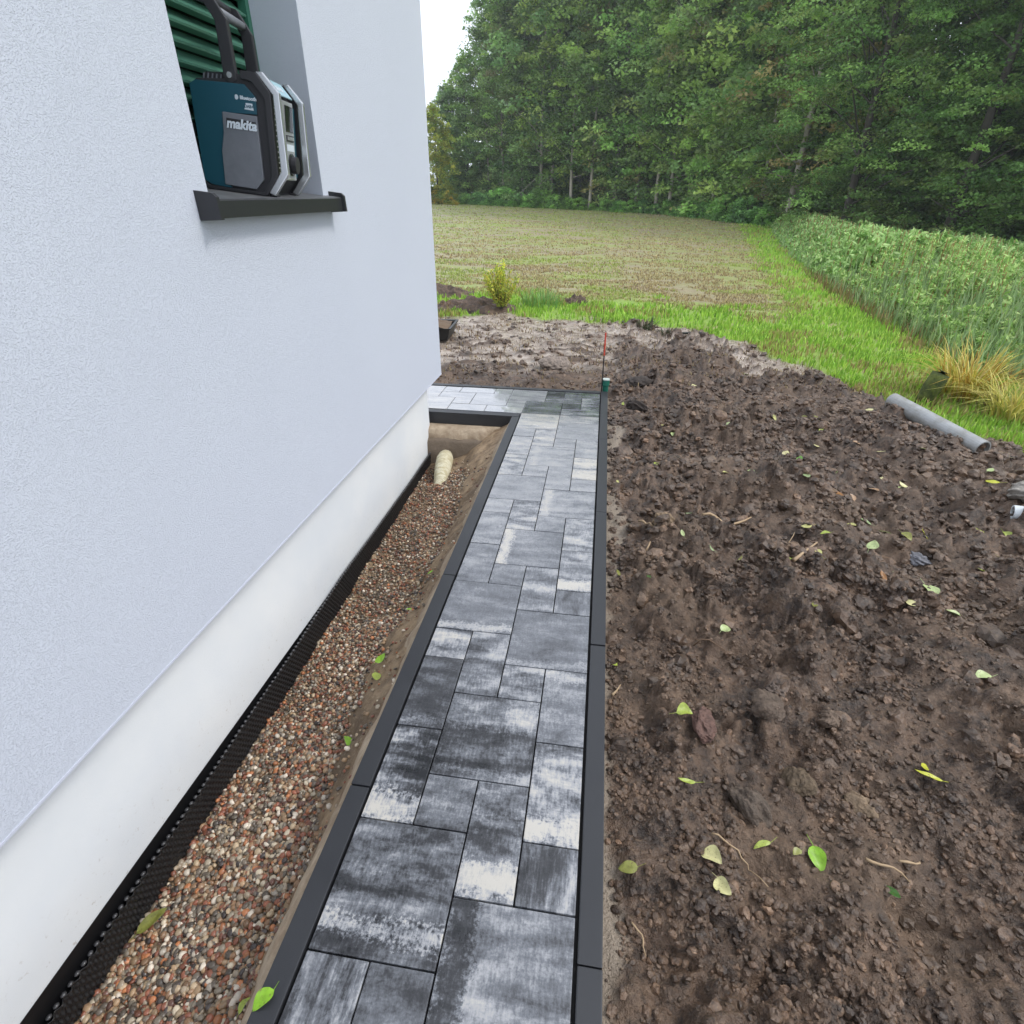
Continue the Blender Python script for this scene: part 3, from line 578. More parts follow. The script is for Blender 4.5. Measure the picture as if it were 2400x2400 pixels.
# ribbed battery housing on top
rib = rp(MB().prism([(-1.34, 1.96), (-1.22, 2.14), (-.85, 2.17), (-.72, 2.02)], .12, 1.66), 'top_housing', CHAR.m, .02)
for k in range(6): rp(MB().prism([(-1.30 + k * .09, 1.97), (-1.26 + k * .09, 2.12), (-1.235 + k * .09, 2.12), (-1.27 + k * .09, 1.97)], .10, .13), 'rib', GREY.m, par=rib)
# handle: two arms and two cross bars
hd = rp(MB().tube([(-1.12, .1, 3.36), (-1.12, 1.5, 3.36)], .10, 12), 'handle', CHAR.m, smooth=True)
for y0 in (-.02, 1.36):
    rp(MB().prism([(-.52, 2.05), (-.62, 3.02), (-.93, 3.42), (-1.24, 3.46), (-1.26, 3.26), (-1.04, 3.22), (-.86, 2.98), (-.79, 2.05), (-.66, 1.97)], y0, y0 + .15), 'handle_arm', CHAR.m, .02, par=hd)
    rp(MB().tube([(-.66, y0 - .03, 2.12), (-.66, y0 + .17, 2.12)], .055, 12), 'pivot_screw', CHRM.m, par=hd)
    rp(MB().tube([(-1.12, y0 - .02, 3.36), (-1.12, y0 + .17, 3.36)], .05, 10), 'screw', CHRM.m, par=hd)
rp(MB().tube([(-.82, .1, 3.14), (-.82, 1.4, 3.14)], .085, 10), 'cross_bar', GREY.m, par=hd, smooth=True)
for y0 in (.1, 1.5): rp(MB().box(-.05, .12, y0, y0 + .22, -.08, .05), 'rubber_foot', CHAR.m, .01)

# ---------------------------------------------------------------- small site things
GP = MT('weathered_grey_pvc', (.30, .31, .31), .4, .5); g_ = GP.noise(GP.pos(), 6, 5, .7); GP.col(GP.mix(GP.ramp(g_, [(.4, 0), (.65, 1)]), (.33, .34, .34), (.20, .195, .17)))
def hollow(name, a, b_, r, m_, n=24, wall=.06):
    a, b_ = Vector(a), Vector(b_); d = (b_ - a).normalized(); s_ = d.cross(Vector((0, 0, 1))).normalized(); t_ = d.cross(s_)
    mb_ = MB(); v_ = []
    for p, q in ((a, r), (b_, r), (b_, r - wall), (a, r - wall)):
        v_ += [p + q * (math.cos(k * 2 * math.pi / n) * s_ + math.sin(k * 2 * math.pi / n) * t_) for k in range(n)]
    f_ = [(i * n + k, i * n + (k + 1) % n, ((i + 1) % 4) * n + (k + 1) % n, ((i + 1) % 4) * n + k) for i in range(4) for k in range(n)]
    return mb_.add(v_, f_).build(name, m_, smooth=False)
pz = ground_z(20.9, 25.9)
o = hollow('drain_pipe', (18.95, 30.9, ground_z(19.1, 30.8) + .08), (20.75, 25.8, .22), .40, GP.m)
tag(o, 'weathered grey plastic pipe length lying at the edge of the mud by the verge', 'pipe')
WP = MT('white_pvc', (.62, .66, .68), .35)
o = hollow('drain_pipe', (18.75, 20.0, ground_z(18.8, 20) + .2), (23.5, 18.3, ground_z(22, 19) + .35), .26, WP.m)
tag(o, 'white pipe end poking in from the right border of the mud', 'pipe')
# cream wrapped drain stub in the pebbles
DP = MT('cream_filter_sleeve', (.62, .58, .40), .75); dn = DP.noise(DP.pos(), 22, 3, .6, stretch=(1, 3, 1)); DP.col(DP.mix(DP.ramp(dn, [(.4, 0), (.6, 1)]), (.66, .62, .46), (.50, .44, .27)))
DP.bump(DP.noise(DP.pos(), 30, 4, .6, stretch=(1, 3.5, 1)), 1, .012)
pts = [(-3.30, 22.9, -2.62), (-3.34, 23.5, -2.32), (-3.40, 24.1, -2.08), (-3.50, 24.8, -1.93), (-3.60, 25.5, -1.86), (-3.66, 25.9, -1.86)]
o = MB().tube(pts, [.22, .32, .39, .42, .43, .36], 16).build('drain_stub', DP.m, smooth=True)
tag(o, 'cream fabric-wrapped drain stub rising from the pebbles near the trench end', 'drain pipe')
# green connector and marking rod at the kerb end
TG = MT('dark_green_plastic', (.010, .125, .085), .35, .5); gz = ground_z(4.6, 32.5)
con_ = empty('hose_connector', (4.27, 32.35, -.25)); tag(con_, 'dark green plastic hose connector standing upright at the far end of the right kerb', 'connector')
MB().tube([(0, 0, -.2), (0, 0, .52)], [.15, .17], 16).build('socket', TG.m, con_)
MB().tube([(0, 0, .52), (0, 0, .60), (0, 0, .66), (0, 0, .90)], [.17, .21, .21, .20], 16).build('collar', TG.m, con_)
MB().tube([(0, 0, .90), (0, 0, .95)], .215, 16).build('rim', MT('pale_rubber', (.45, .5, .46), .5).m, con_)
rod = empty('marking_rod', (4.07, 32.28, -.5)); tag(rod, 'thin black steel rod with a red painted top beside the green connector', 'rod')
ROD = MT('dark_steel', (.012, .010, .010), .5); RED = MT('red_paint', (.55, .05, .025), .5)
MB().tube([(0, 0, -1), (-.03, 0, 2.55)], .036, 8).build('shaft', ROD.m, rod); MB().tube([(-.03, 0, 2.55), (-.045, 0, 3.78)], .042, 8).build('painted_top', RED.m, rod)
# mortar tub
TUB = MT('black_tub_plastic', (.016, .017, .017), .5); zt = ground_z(-9, 45)
tub = empty('mortar_tub', (-9.9, 45.2, zt), (0, 0, math.radians(4))); tag(tub, 'black mortar tub half hidden behind the house corner, filled with soil', 'tub')
mb = MB(); A = [(-2.0, -1.7), (2.0, -1.7), (2.0, 1.9), (-2.0, 1.9)]
v_ = [(x * .88, y * .88, 0) for x, y in A] + [(x, y, .95) for x, y in A] + [(x * 1.06, y * 1.06, .97) for x, y in A] + [(x * 1.06, y * 1.06, .88) for x, y in A] + [(x * .95, y * .95, .93) for x, y in A] + [(x * .84, y * .84, .08) for x, y in A]
f_ = [(0, 1, 2, 3)]
for a, b_ in ((0, 1), (1, 3), (3, 2), (2, 4), (4, 5)):
    for k in range(4): f_.append((a * 4 + k, a * 4 + (k + 1) % 4, b_ * 4 + (k + 1) % 4, b_ * 4 + k))
f_.append((20, 21, 22, 23)); mb.add(v_, f_); mb.build('shell', TUB.m, tub, bevel=.02)
ax = np.linspace(-1.8, 1.8, 24); ay = np.linspace(-1.5, 1.7, 24); AX, AY = np.meshgrid(ax, ay)
ia = np.arange(576).reshape(24, 24); fa_ = np.stack([ia[:-1, :-1], ia[:-1, 1:], ia[1:, 1:], ia[1:, :-1]], -1).reshape(-1, 4)
sm = MT('loose_brown_soil', (.13, .085, .05), .8); sm.bump(sm.noise(sm.pos(), 60, 4), .8, .01)
fill = link('soil_fill', npmesh('soil_fill', np.stack([AX, AY, .78 + .5 * fbm(AX, AY, 4, 3) - .08 * AX ** 2 * .3], -1).reshape(-1, 3), fa_, sm.m, True), tub)
# mossy post
MS = MT('mossy_rotten_wood', rough=.9); mn = MS.noise(MS.pos(), 20, 4, .6); MS.col(MS.mix(MS.ramp(mn, [(.4, 0), (.6, 1)]), (.045, .06, .014), (.095, .115, .02))); MS.bump(mn, 1, .012)
zs_ = ground_z(22.2, 34)
mb = MB(); rr_ = R(3); pts = [(22.1, 34, zs_ - .3), (22.17, 34, zs_ + .4), (22.32, 34, zs_ + 1.1), (22.5, 34, zs_ + 1.75), (22.56, 34, zs_ + 1.9)]
mb.tube(pts, [.46, .44, .47, .46, .36], 14); o = mb.build('tree_stump', MS.m, smooth=True)
tag(o, 'mossy leaning stump at the foot of the yellow sedge beside the grey pipe', 'stump')
# dark strip on the wet band
o = MB().prism([(-.05, 0), (2.1, .1), (2.15, .22), (-.02, .13)], 0, .35).build('plastic_strip', TUB.m, None, loc=(10.0, 49.2, ground_z(10.8, 49.3) + .05))
tag(o, 'flat dark plastic strip lying on the pale sandy band near the grass', 'strip')

# stones and lumps that stand out
def rock(name, x, y, r, colr, label, cat, seed, sq=(1, .8, .62), sink=.3, rough=.75):
    rr2 = R(seed); v_ = IV2.copy(); V4, F4 = ico(5)
    q = V4.copy(); n_ = 1 + .42 * (fbm(q[:, 0] * 1.6 + 5 + seed, q[:, 1] * 1.6 + q[:, 2] * 1.3 + 9, 3, seed) - .5) * 2 + .45 * (fbm(q[:, 0] * 4 + 3, q[:, 2] * 4 + q[:, 1] * 3 + 7, 3, seed + 1) - .5)
    q = q * n_[:, None] * np.array(sq) * r
    t_ = MT(name + '_surface', rough=rough); nn = t_.noise(t_.pos(), 45, 4, .65); t_.col(t_.mix(t_.ramp(nn, [(.35, 0), (.65, 1)]), tuple(k * .55 for k in colr), colr)); t_.bump(nn, 1, .012)
    o = link(name, npmesh(name, q, F4, t_.m, True), None, (x, y, ground_z(x, y) + r * sq[2] * (1 - 2 * sink)), (0, 0, seed))
    return tag(o, label, cat)
rock('field_stone', .9, 37.6, .85, (.30, .24, .195), 'large pale flat-topped stone on the mud beyond the cross path', 'stone', 3, (1.15, .8, .55))
rock('soil_clod', 6.25, 16.76, .34, (0.259, 0.18, 0.108), 'straw-coloured root clod near the right kerb, beside a pale green leaf', 'clod', 5, (.8, 1, .9))
rock('soil_clod', 8.23, 9.97, .2, (0.137, 0.101, 0.079), 'small round light brown clod above two bigger ones in mid mud', 'clod', 6, (1, .9, .85))
rock('soil_clod', 9.31, 9.51, .22, (0.173, 0.122, 0.086), 'pinkish brown clod standing right of the darker crumbly one', 'clod', 7, (1, .9, .8))
rock('soil_clod', 7.86, 9.28, .34, (0.122, 0.086, 0.061), 'broad crumbly brown clod left of the smaller pinkish one', 'clod', 8, (1.1, .9, .6))
rock('soil_clod', 8.3, 7.94, .27, (0.144, 0.101, 0.061), 'shaggy brown root clod in the foreground mud', 'clod', 9, (1, .95, .8))
rock('soil_clod', 7.27, 7.35, .32, (0.12, 0.088, 0.064), 'grey-brown jagged clod left of the shaggy root clod', 'clod', 10, (.9, 1.2, .7))
rock('brick_piece', 6.5, 8.75, .33, (.155, .085, .065), 'reddish broken brick piece half sunk in mud behind the striped leaf', 'brick piece', 11, (1.3, .7, .5))
rock('field_stone', 14.56, 17.14, .34, (.20, .20, .22), 'blue-grey angular stone left of the yellow leaves on the right', 'stone', 12, (1.1, .8, .5))
rock('field_stone', 19.6, 20.9, .55, (.36, .33, .29), 'pale stone just behind the white pipe end', 'stone', 13, (1.1, .9, .6))
0 and rock('soil_clod', 13.9, 12.6, .9, (0.158, 0.13, 0.101), 'low rounded grey-brown hump of soil near the right border', 'clod', 14, (1.1, .9, .35), .5)
rock('soil_clod', 9.45, 7.7, .26, (0.245, 0.173, 0.108), 'tan knobbly root lump right of the shaggy clod', 'clod', 15, (1.3, .7, .55))
rock('soil_clod', 6.32, 34.0, .6, (.05, .037, .03), 'dark slab-like clod behind the green connector', 'clod', 16, (1.5, .6, .5))
rock('soil_clod', 5.95, 29.6, .45, (.055, .04, .032), 'dark upright clod right of the far kerb end', 'clod', 17, (.6, 1.3, .8))

# twigs and roots
TW = MT('pale_root_bark', (.38, .27, .16), .7); TW2 = MT('dark_twig_bark', (.16, .10, .06), .7)
def twig(pts, r, m_, label, lift=.1, name='twig'):
    rr2 = R(len(label)); P_ = []
    for a, b_ in zip(pts[:-1], pts[1:]):
        for t_ in (0, .5): P_.append((a[0] + (b_[0] - a[0]) * t_, a[1] + (b_[1] - a[1]) * t_))
    P_.append(pts[-1]); zz_ = [ground_z(x, y) for x, y in P_]; zz_ = [max(zz_[max(0, i - 1):i + 2]) for i in range(len(zz_))]
    P3 = [(x + rr2.uniform(-.03, .03), y, z + lift * (.5 + .5 * rr2.rand())) for (x, y), z in zip(P_, zz_)]
    rad = [r * (1 - .6 * i / len(P3)) * rr2.uniform(.8, 1.25) for i in range(len(P3))]
    return tag(MB().tube(P3, rad, 7).build(name, m_, smooth=True), label, 'twig')
twig([(7.74, 17.89), (8.16, 18.14), (8.61, 18.1), (9.13, 18.5), (9.69, 18.96)], .06, TW.m, 'long knobbly pale root on mud right of the straw-coloured clod')
twig([(5.49, 17.2), (5.7, 16.89), (5.9, 16.54)], .045, TW.m, 'short pale twig left of the straw-coloured clod near the kerb')
twig([(7.56, 17.93), (7.7, 18.43), (7.83, 18.83)], .03, TW2.m, 'thin brown twig standing at the left end of the knobbly root')
twig([(10.02, 17.43), (10.1, 17.16), (10.32, 17.06), (10.59, 17.31), (10.8, 17.74)], .03, TW.m, 'thin rootlet curved like a hook beside the round pale leaf')
twig([(10.21, 15.78), (10.7, 16.31), (11.25, 16.92)], .055, TW.m, 'straight pale twig pinning a large pale leaf')
twig([(6.67, 11.61), (7.05, 11.59), (7.42, 11.32)], .02, TW2.m, 'hair-thin root below the torn pale green leaf')
twig([(6.38, 6.56), (6.63, 6.5), (6.84, 6.39), (6.99, 6.22), (7.05, 6.11), (7.2, 5.8)], .018, TW.m, 'thin whitish root curving across the foreground mud')
twig([(8.99, 6.45), (9.16, 6.38), (9.37, 6.36), (9.67, 6.27)], .028, TW.m, 'reddish straw twig right of the vivid green leaf')
twig([(9.6, 6.56), (9.9, 6.61), (10.02, 6.67)], .024, TW.m, 'short pale stick at the far right of the foreground mud')
twig([(4.91, 4.85), (4.98, 4.74), (5.06, 4.64), (5.1, 4.45)], .018, TW.m, 'yellow straw piece near the kerb in the lowest foreground')
twig([(5.66, 15.32), (5.78, 15.73)], .035, TW.m, 'short pinkish straw piece on mud below the straw-coloured clod')
twig([(4.63, 9.58), (4.8, 9.95)], .03, TW.m, 'short orange straw beside the kerb halfway down the mud')

# ---------------------------------------------------------------- fallen leaves, each its own thing
LC = dict(yg=(.36, .44, .07), py=(.58, .56, .20), pg=(.46, .55, .24), cr=(.66, .62, .30), gr=(.14, .34, .04), bg=(.26, .50, .03), dg=(.05, .14, .025), ol=(.26, .27, .06), do=(.12, .15, .03), gg=(.32, .42, .20), ye=(.55, .56, .05), ob=(.30, .13, .03), tan=(.42, .26, .15))
LC['or'] = (.45, .22, .02)
leaf_mats = {}
for k_, c_ in LC.items():
    t_ = MT('fallen_leaf_' + str(len(leaf_mats) + 1), rough=.42, spec=.45); nn = t_.noise(t_.pos(), 60, 3)
    c_ = tuple(q * .84 for q in c_); t_.col(t_.mix(t_.ramp(t_.noise(t_.pos(), 220, 2), [(.62, 0), (.68, .8)]), t_.mix(t_.ramp(nn, [(.45, 0), (.72, .8)]), c_, tuple(q * .62 for q in c_)), (.12, .07, .03))); leaf_mats[k_] = t_.m
def leaf_shape(seed, slim=False):
    rr2 = R(seed); nu, nv = 11, 5; v_ = []; curl = rr2.uniform(-.3, .35); fold = rr2.uniform(.1, .8) ** 1.6; wd_ = rr2.uniform(.26, .36) if slim else rr2.uniform(.5, .85); bend = rr2.uniform(-.25, .25)
    for i in range(nu):
        t_ = i / (nu - 1); w_ = wd_ * .5 * (math.sin(math.pi * t_ ** .8) ** .75 if 0 < t_ < 1 else .0) + .004
        for j in range(nv):
            s_ = (j / (nv - 1) - .5) * 2
            v_.append((s_ * w_ + bend * math.sin(t_ * 3), t_ - .5, abs(s_) * w_ * fold + curl * (t_ - .4) ** 2 + .02 * math.sin(9 * t_ + 3 * s_)))
    f_ = [(i * nv + j, i * nv + j + 1, (i + 1) * nv + j + 1, (i + 1) * nv + j) for i in range(nu - 1) for j in range(nv - 1)]
    b0 = len(v_); st = rr2.uniform(.2, .55)
    v_ += [(-.012, -.5, .0), (.012, -.5, .0), (.03 + st * .2 + .008, -.5 - st, .06), (.03 + st * .2 - .008, -.5 - st, .06), (-.012, -.5, .016), (.012, -.5, .016)]
    f_ += [(b0, b0 + 1, b0 + 2, b0 + 3), (b0 + 4, b0 + 5, b0 + 2, b0 + 3)]
    me = bpy.data.meshes.new('fallen_leaf'); me.from_pydata([Vector(p) * U for p in v_], [], f_); me.polygons.foreach_set('use_smooth', [True] * len(f_)); return me
LEAVES = [
(6.46, 21.95, 0.37, 'yg', "round yellow-green leaf alone on dark clods near the kerb's far third"),
(4.87, 20.72, 0.22, 'py', "small pale leaf on the sandy line beside the kerb, level with the pipe's mouth"),
(9.11, 21.59, 0.28, 'py', 'pale yellow leaf left neighbour of a paler green one on dark mud'),
(10.18, 21.88, 0.38, 'pg', 'pale green oval leaf just right of a smaller pale yellow one'),
(10.18, 27.16, 0.25, 'pg', 'tiny pale leaf standing alone in the dark mud left of the grey pipe'),
(7.1, 26.49, 0.38, 'py', 'thin pale leaf touching its twin, nearer the kerb of the two'),
(7.52, 26.07, 0.33, 'pg', 'pale leaf touching its twin, farther from the kerb of the two'),
(12.76, 29.26, 0.74, 'py', 'long curled pale leaf in front of the dark furrow'),
(14.88, 29.13, 0.44, 'yg', "broad light green leaf left of the grey pipe's buried end"),
(14.4, 29.53, 0.32, 'ol', 'small olive leaf left of the broad light green leaf'),
(14.64, 27.6, 0.34, 'yg', 'small yellow-green leaf below the broad light green leaf'),
(13.97, 25.82, 0.48, 'cr', 'bright cream leaf on brown crumbs midway between kerb and grey pipe'),
(12.22, 24.29, 0.4, 'cr', 'upright cream leaf above an orange leaf'),
(12.34, 23.12, 0.36, 'gr', 'bright green leaf right of the orange leaf'),
(10.92, 22.56, 0.35, 'or', 'orange leaf beside the bright green leaf on mid mud'),
(13.95, 23.27, 0.32, 'gg', 'dull grey-green leaf right of the bright green leaf'),
(12.05, 21.04, 0.36, 'gg', 'slanting grey-green leaf above the orange-brown leaf'),
(13.23, 20.86, 0.43, 'ob', 'orange-brown curled leaf lying on dark clods in mid mud'),
(13.23, 19.8, 0.37, 'tan', 'pinkish tan folded leaf under the orange-brown one'),
(13.63, 19.14, 0.46, 'gg', 'heart-shaped pale green leaf with its stalk pointing down'),
(13.01, 18.72, 0.34, 'py', 'pale yellow leaf left of the heart-shaped green leaf'),
(11.14, 17.8, 0.38, 'py', 'round pale yellow leaf beside a curved rootlet'),
(11.53, 17.18, 0.37, 'yg', 'yellow-green leaf at the upper end of the pale twig'),
(15.12, 18.24, 0.53, 'ye', 'broad yellow leaf standing up on the mud, below the dark olive sliver'),
(14.45, 17.97, 0.45, 'ol', 'folded olive-yellow leaf left of the broad yellow leaf'),
(14.14, 18.63, 0.5, 'do', 'dark olive sliver of a leaf above the folded olive-yellow leaf'),
(19.12, 22.08, 0.55, 'ye', "yellow leaf on crumbled mud below the grey pipe's open end"),
(15.8, 23.29, 0.45, 'cr', 'cream-yellow pointed leaf below the grey pipe'),
(16.22, 22.38, 0.42, 'cr', 'ragged cream leaf amid brown crumbs under the grey pipe'),
(14.71, 21.41, 0.42, 'tan', 'tan curled leaf left of the ragged cream leaf'),
(17.48, 23.51, 0.45, 'tan', 'long tan leaf beneath the lower half of the grey pipe'),
(15.56, 21.32, 0.39, 'pg', 'pale green sliver of a leaf below the ragged cream leaf'),
(19.49, 23.01, 0.32, 'pg', 'small pale leaf above the yellow leaf near the pipe mouth'),
(21.64, 25.69, 0.44, 'py', "pale yellow leaf on the mud right of the grey pipe's mouth"),
(16.33, 25.07, 0.4, 'cr', 'thin cream leaf close under the middle of the grey pipe'),
(15.62, 25.98, 0.37, 'tan', 'yellow-tan leaf right of the bright cream leaf'),
(17.96, 30.82, 0.44, 'cr', 'cream leaf at the buried end of the grey pipe'),
(14.57, 35.06, 0.41, 'cr', 'cream round leaf on smooth dark mud beyond the furrow'),
(13.42, 38.54, 0.47, 'pg', 'pale green leaf on the far dark mud near the wet sandy band'),
(9.24, 33.02, 0.35, 'cr', 'cream leaf in the far mud behind the green connector'),
(5.28, 30.4, 0.32, 'yg', 'yellow-green leaf on mud just right of the green connector'),
(6.79, 16.03, 0.28, 'pg', 'pale green leaf at the foot of the straw-coloured clod'),
(7.23, 17.73, 0.29, 'gg', 'grey-green leaf under the long knobbly twig'),
(17.73, 24.78, 0.41, 'pg', 'pale green curled leaf under the grey pipe, on a crumb heap'),
(18.14, 19.01, 0.4, 'yg', 'bright yellow-green leaf just below the white pipe end'),
(17.07, 18.7, 0.34, 'yg', 'yellow-green leaf left of the white pipe end'),
(10.1, 15.94, 0.29, 'yg', 'bent yellow-green leaf left of the leaf pinned by the pale twig'),
(11.08, 16.43, 0.52, 'py', 'large pale leaf with a brown corner pinned by the pale twig'),
(7.61, 15.35, 0.28, 'gg', 'grey-green leaf standing in mud above a pale sliver'),
(8.52, 15.43, 0.22, 'py', 'pale sliver of a leaf in the mud, right of the grey-green standing leaf'),
(12.64, 16.43, 0.45, 'pg', 'flat pale green leaf left of a shorter pale one'),
(13.39, 16.4, 0.37, 'pg', 'shorter pale green leaf right of the flat pale green one'),
(12.8, 15.55, 0.4, 'ob', 'orange-brown leaf below two pale green leaves'),
(13.77, 14.93, 0.6, 'pg', 'largest squarish pale green leaf, upper of a touching pair'),
(13.21, 14.48, 0.4, 'cr', 'cream oval leaf, lower of a touching pair beside the squarish one'),
(14.14, 14.1, 0.51, 'pg', 'pale pair-lobed leaf right of the squarish leaf'),
(16.96, 16.48, 0.54, 'py', 'broad cream-yellow leaf at the right border of the mud'),
(15.82, 16.14, 0.39, 'yg', 'yellow-green narrow leaf left of the broad cream-yellow one'),
(17.19, 17.18, 0.46, 'yg', 'yellow-green leaf above the broad cream-yellow one'),
(4.79, 14.35, 0.24, 'ol', 'olive-green leaf leaning beside the right kerb'),
(5.59, 13.64, 0.22, 'dg', 'dark green small leaf on crumbs near the kerb'),
(4.66, 10.6, 0.25, 'yg', 'round yellow-green leaf against the kerb, halfway along it'),
(7.57, 12.28, 0.35, 'pg', 'pale green leaf with a torn edge in the middle of the mud'),
(9.89, 12.99, 0.28, 'ol', 'yellow-olive leaf sunk in a boot print'),
(13.37, 11.35, 0.45, 'pg', 'spoon-shaped pale green leaf near the right border'),
(14.28, 11.4, 0.36, 'py', 'pale yellow leaf cut by the right border, beside the spoon-shaped one'),
(6.08, 8.81, 0.39, 'yg', 'striped yellow-green leaf resting against the reddish brick piece'),
(10.91, 8.68, 0.29, 'ye', 'small yellow leaf above the long-stalked yellow leaf'),
(5.99, 7.37, 0.39, 'yg', 'yellow-green leaf with a split tip and long stalk, below the striped leaf'),
(6.29, 6.03, 0.41, 'cr', 'smooth cream-yellow oval leaf left of the bright green one'),
(4.84, 5.64, 0.38, 'ol', 'olive oval leaf near the kerb in the foreground mud'),
(6.4, 5.53, 0.39, 'cr', 'cream leaf with yellow rim, below the smooth oval one'),
(7.32, 6.58, 0.39, 'yg', 'yellow-green leaf with its stalk to the left, beside the thin root'),
(8.2, 6.42, 0.47, 'bg', 'bright green spotted leaf, most vivid one in the foreground mud'),
(10.93, 8.49, 0.55, 'ye', 'bright yellow-green leaf on a long straight stalk at the right'),
(9.32, 6.06, 0.3, 'dg', 'dark green leaf half sunk in the foreground mud'),
(7.84, 6.42, 0.22, 'ol', 'dull olive leaf scrap left of the vivid green leaf'),
(-1.4, 15.07, 0.33, 'bg', 'small green leaf on the sand bank, farthest leaf along the left kerb'),
(-1.38, 12.8, 0.19, 'bg', 'tiny green leaf on the sand bank beside the gravel'),
(-1.58, 10.8, 0.38, 'bg', 'broad bright green leaf, upper of three leaves on the sand bank'),
(-1.29, 10.96, 0.25, 'dg', 'dark green leaf leaning behind the broad bright green one'),
(-1.5, 10.22, 0.38, 'yg', 'yellow-green crumpled leaf, middle of the sand bank trio'),
(-1.56, 8.36, 0.34, 'bg', 'ragged green leaf at the gravel edge, nearest on the sand'),
(-4.23, 4.64, 0.71, 'ol', 'long olive leaf lying on pebbles against the black membrane'),
(-0.99, 3.2, 0.29, 'yg', 'narrow yellow-green leaf against the left kerb in the foreground'),
(-0.3, 2.96, 0.37, 'bg', 'bright green leaf with a brown edge lying over the left kerb top')]

for i, (x, y, L_, cc_, lb) in enumerate(LEAVES):
    rr2 = R(100 + i); me = leaf_shape(100 + i, any(q in lb for q in ('long ', 'narrow', 'sliver', 'thin '))); me.materials.append(leaf_mats[cc_])
    if x > 4.42:
        z = max(ground_z(x + a, y + b_) for a, b_ in ((0, 0), (.12, 0), (-.12, 0), (0, .12), (0, -.12))) + .045
    elif x > -.45: z = .07
    else: z = float(zgrav(np.array([x]), np.array([y]))[0]) + .17
    st_ = 'standing' in lb or 'upright' in lb or 'leaning' in lb
    link('fallen_leaf', me, None, (x, y, z + (.1 if st_ else 0)), (rr2.uniform(.6, 1.0) if st_ else rr2.uniform(-.25, .45), rr2.uniform(-.3, .3), rr2.uniform(0, 6.28)), L_ * .9)
    tag(bpy.context.scene.objects[-1] if False else col.objects[-1], lb, 'leaf', 'fallen leaves')

# ---------------------------------------------------------------- loose crumbs of soil
rs = R(9)
def crumbs(n, xr, yr, lo, hi, pw):
    y = yr[0] + (yr[1] - yr[0]) * rs.rand(n) ** pw; x = xr[0] + (xr[1] - xr[0]) * rs.rand(n)
    k = (mudness(x, y) > .6) & ((x > 4.5) | (y > 32.4)) & (x < 27) & (rs.rand(n) < (1 - .9 * wetmask(x, y)) * (.25 + .75 * sstep(.45, .6, fbm(x / 1.3, y / 1.3, 3, 33))))
    x, y = x[k], y[k]; r = lo + (hi - lo) * rs.rand(len(x)) ** 3
    return x, y, r
xa, ya, ra = crumbs(36000, (4.5, 17), (2.5, 16), .012, .095, 1.15); xb, yb_, rb = crumbs(28000, (4.5, 25), (14, 33), .025, .21, 1); xe, ye, re = crumbs(7000, (15, 26), (0, 22), .02, .15, 1); xa, ya, ra = np.concatenate([xa, xe]), np.concatenate([ya, ye]), np.concatenate([ra, re]); xd, yd_, rd = crumbs(1700, (4.6, 22), (3, 32), .12, .42, 1.1); xc, yc, rc = crumbs(9000, (-12, 20), (32.2, 55), .05, .3, 1.2)
rd = rd * (.35 + .65 * sstep(4, 14, yd_)); x = np.concatenate([xa, xb, xc, xd]); y = np.concatenate([ya, yb_, yc, yd_]); r = np.concatenate([ra, rb, rc, rd]); z = zmud(x, y) - np.where(r > .14, r * .35, 0)
k1 = r > .07
cl = np.array([(.10, .10, .10), (.12, .118, .115), (.08, .08, .08), (.16, .155, .15)])[rs.choice(4, len(x), p=[.4, .3, .25, .05])] * (.75 + rs.rand(len(x), 1) * .5)
s3 = np.stack([r, r * (.6 + rs.rand(len(x)) * .4), r * (.5 + rs.rand(len(x)) * .3)], -1)
CRM = MT('wet_soil_crumb', rough=.42, spec=.55); CRM.col(CRM.mix(1.0, soil_colour(CRM), CRM.mix(1.0, CRM.attr('tint'), (10, 10, 10), 'MULTIPLY'), 'MULTIPLY')); CRM.bump(CRM.noise(CRM.pos(), 90, 4, .7), .8, .006); CR = CRM.m
v1, f1_, c1_ = scatter(IV2, IF2, np.stack([x, y, z + r * .15], -1)[k1], s3[k1], rotm(rs, k1.sum(), True), cl[k1], .5, rs)
v2, f2_, c2_ = scatter(IV1, IF1, np.stack([x, y, z + r * .2], -1)[~k1], s3[~k1], rotm(rs, (~k1).sum(), True), cl[~k1], .5, rs)
tag(link('soil_crumbs', npmesh('soil_crumbs', np.vstack([v1, v2]), np.vstack([f1_, f2_ + len(v1)]), CR, False, np.vstack([c1_, c2_]))), 'loose dark crumbs of soil scattered over the mud', 'soil', kind='stuff')

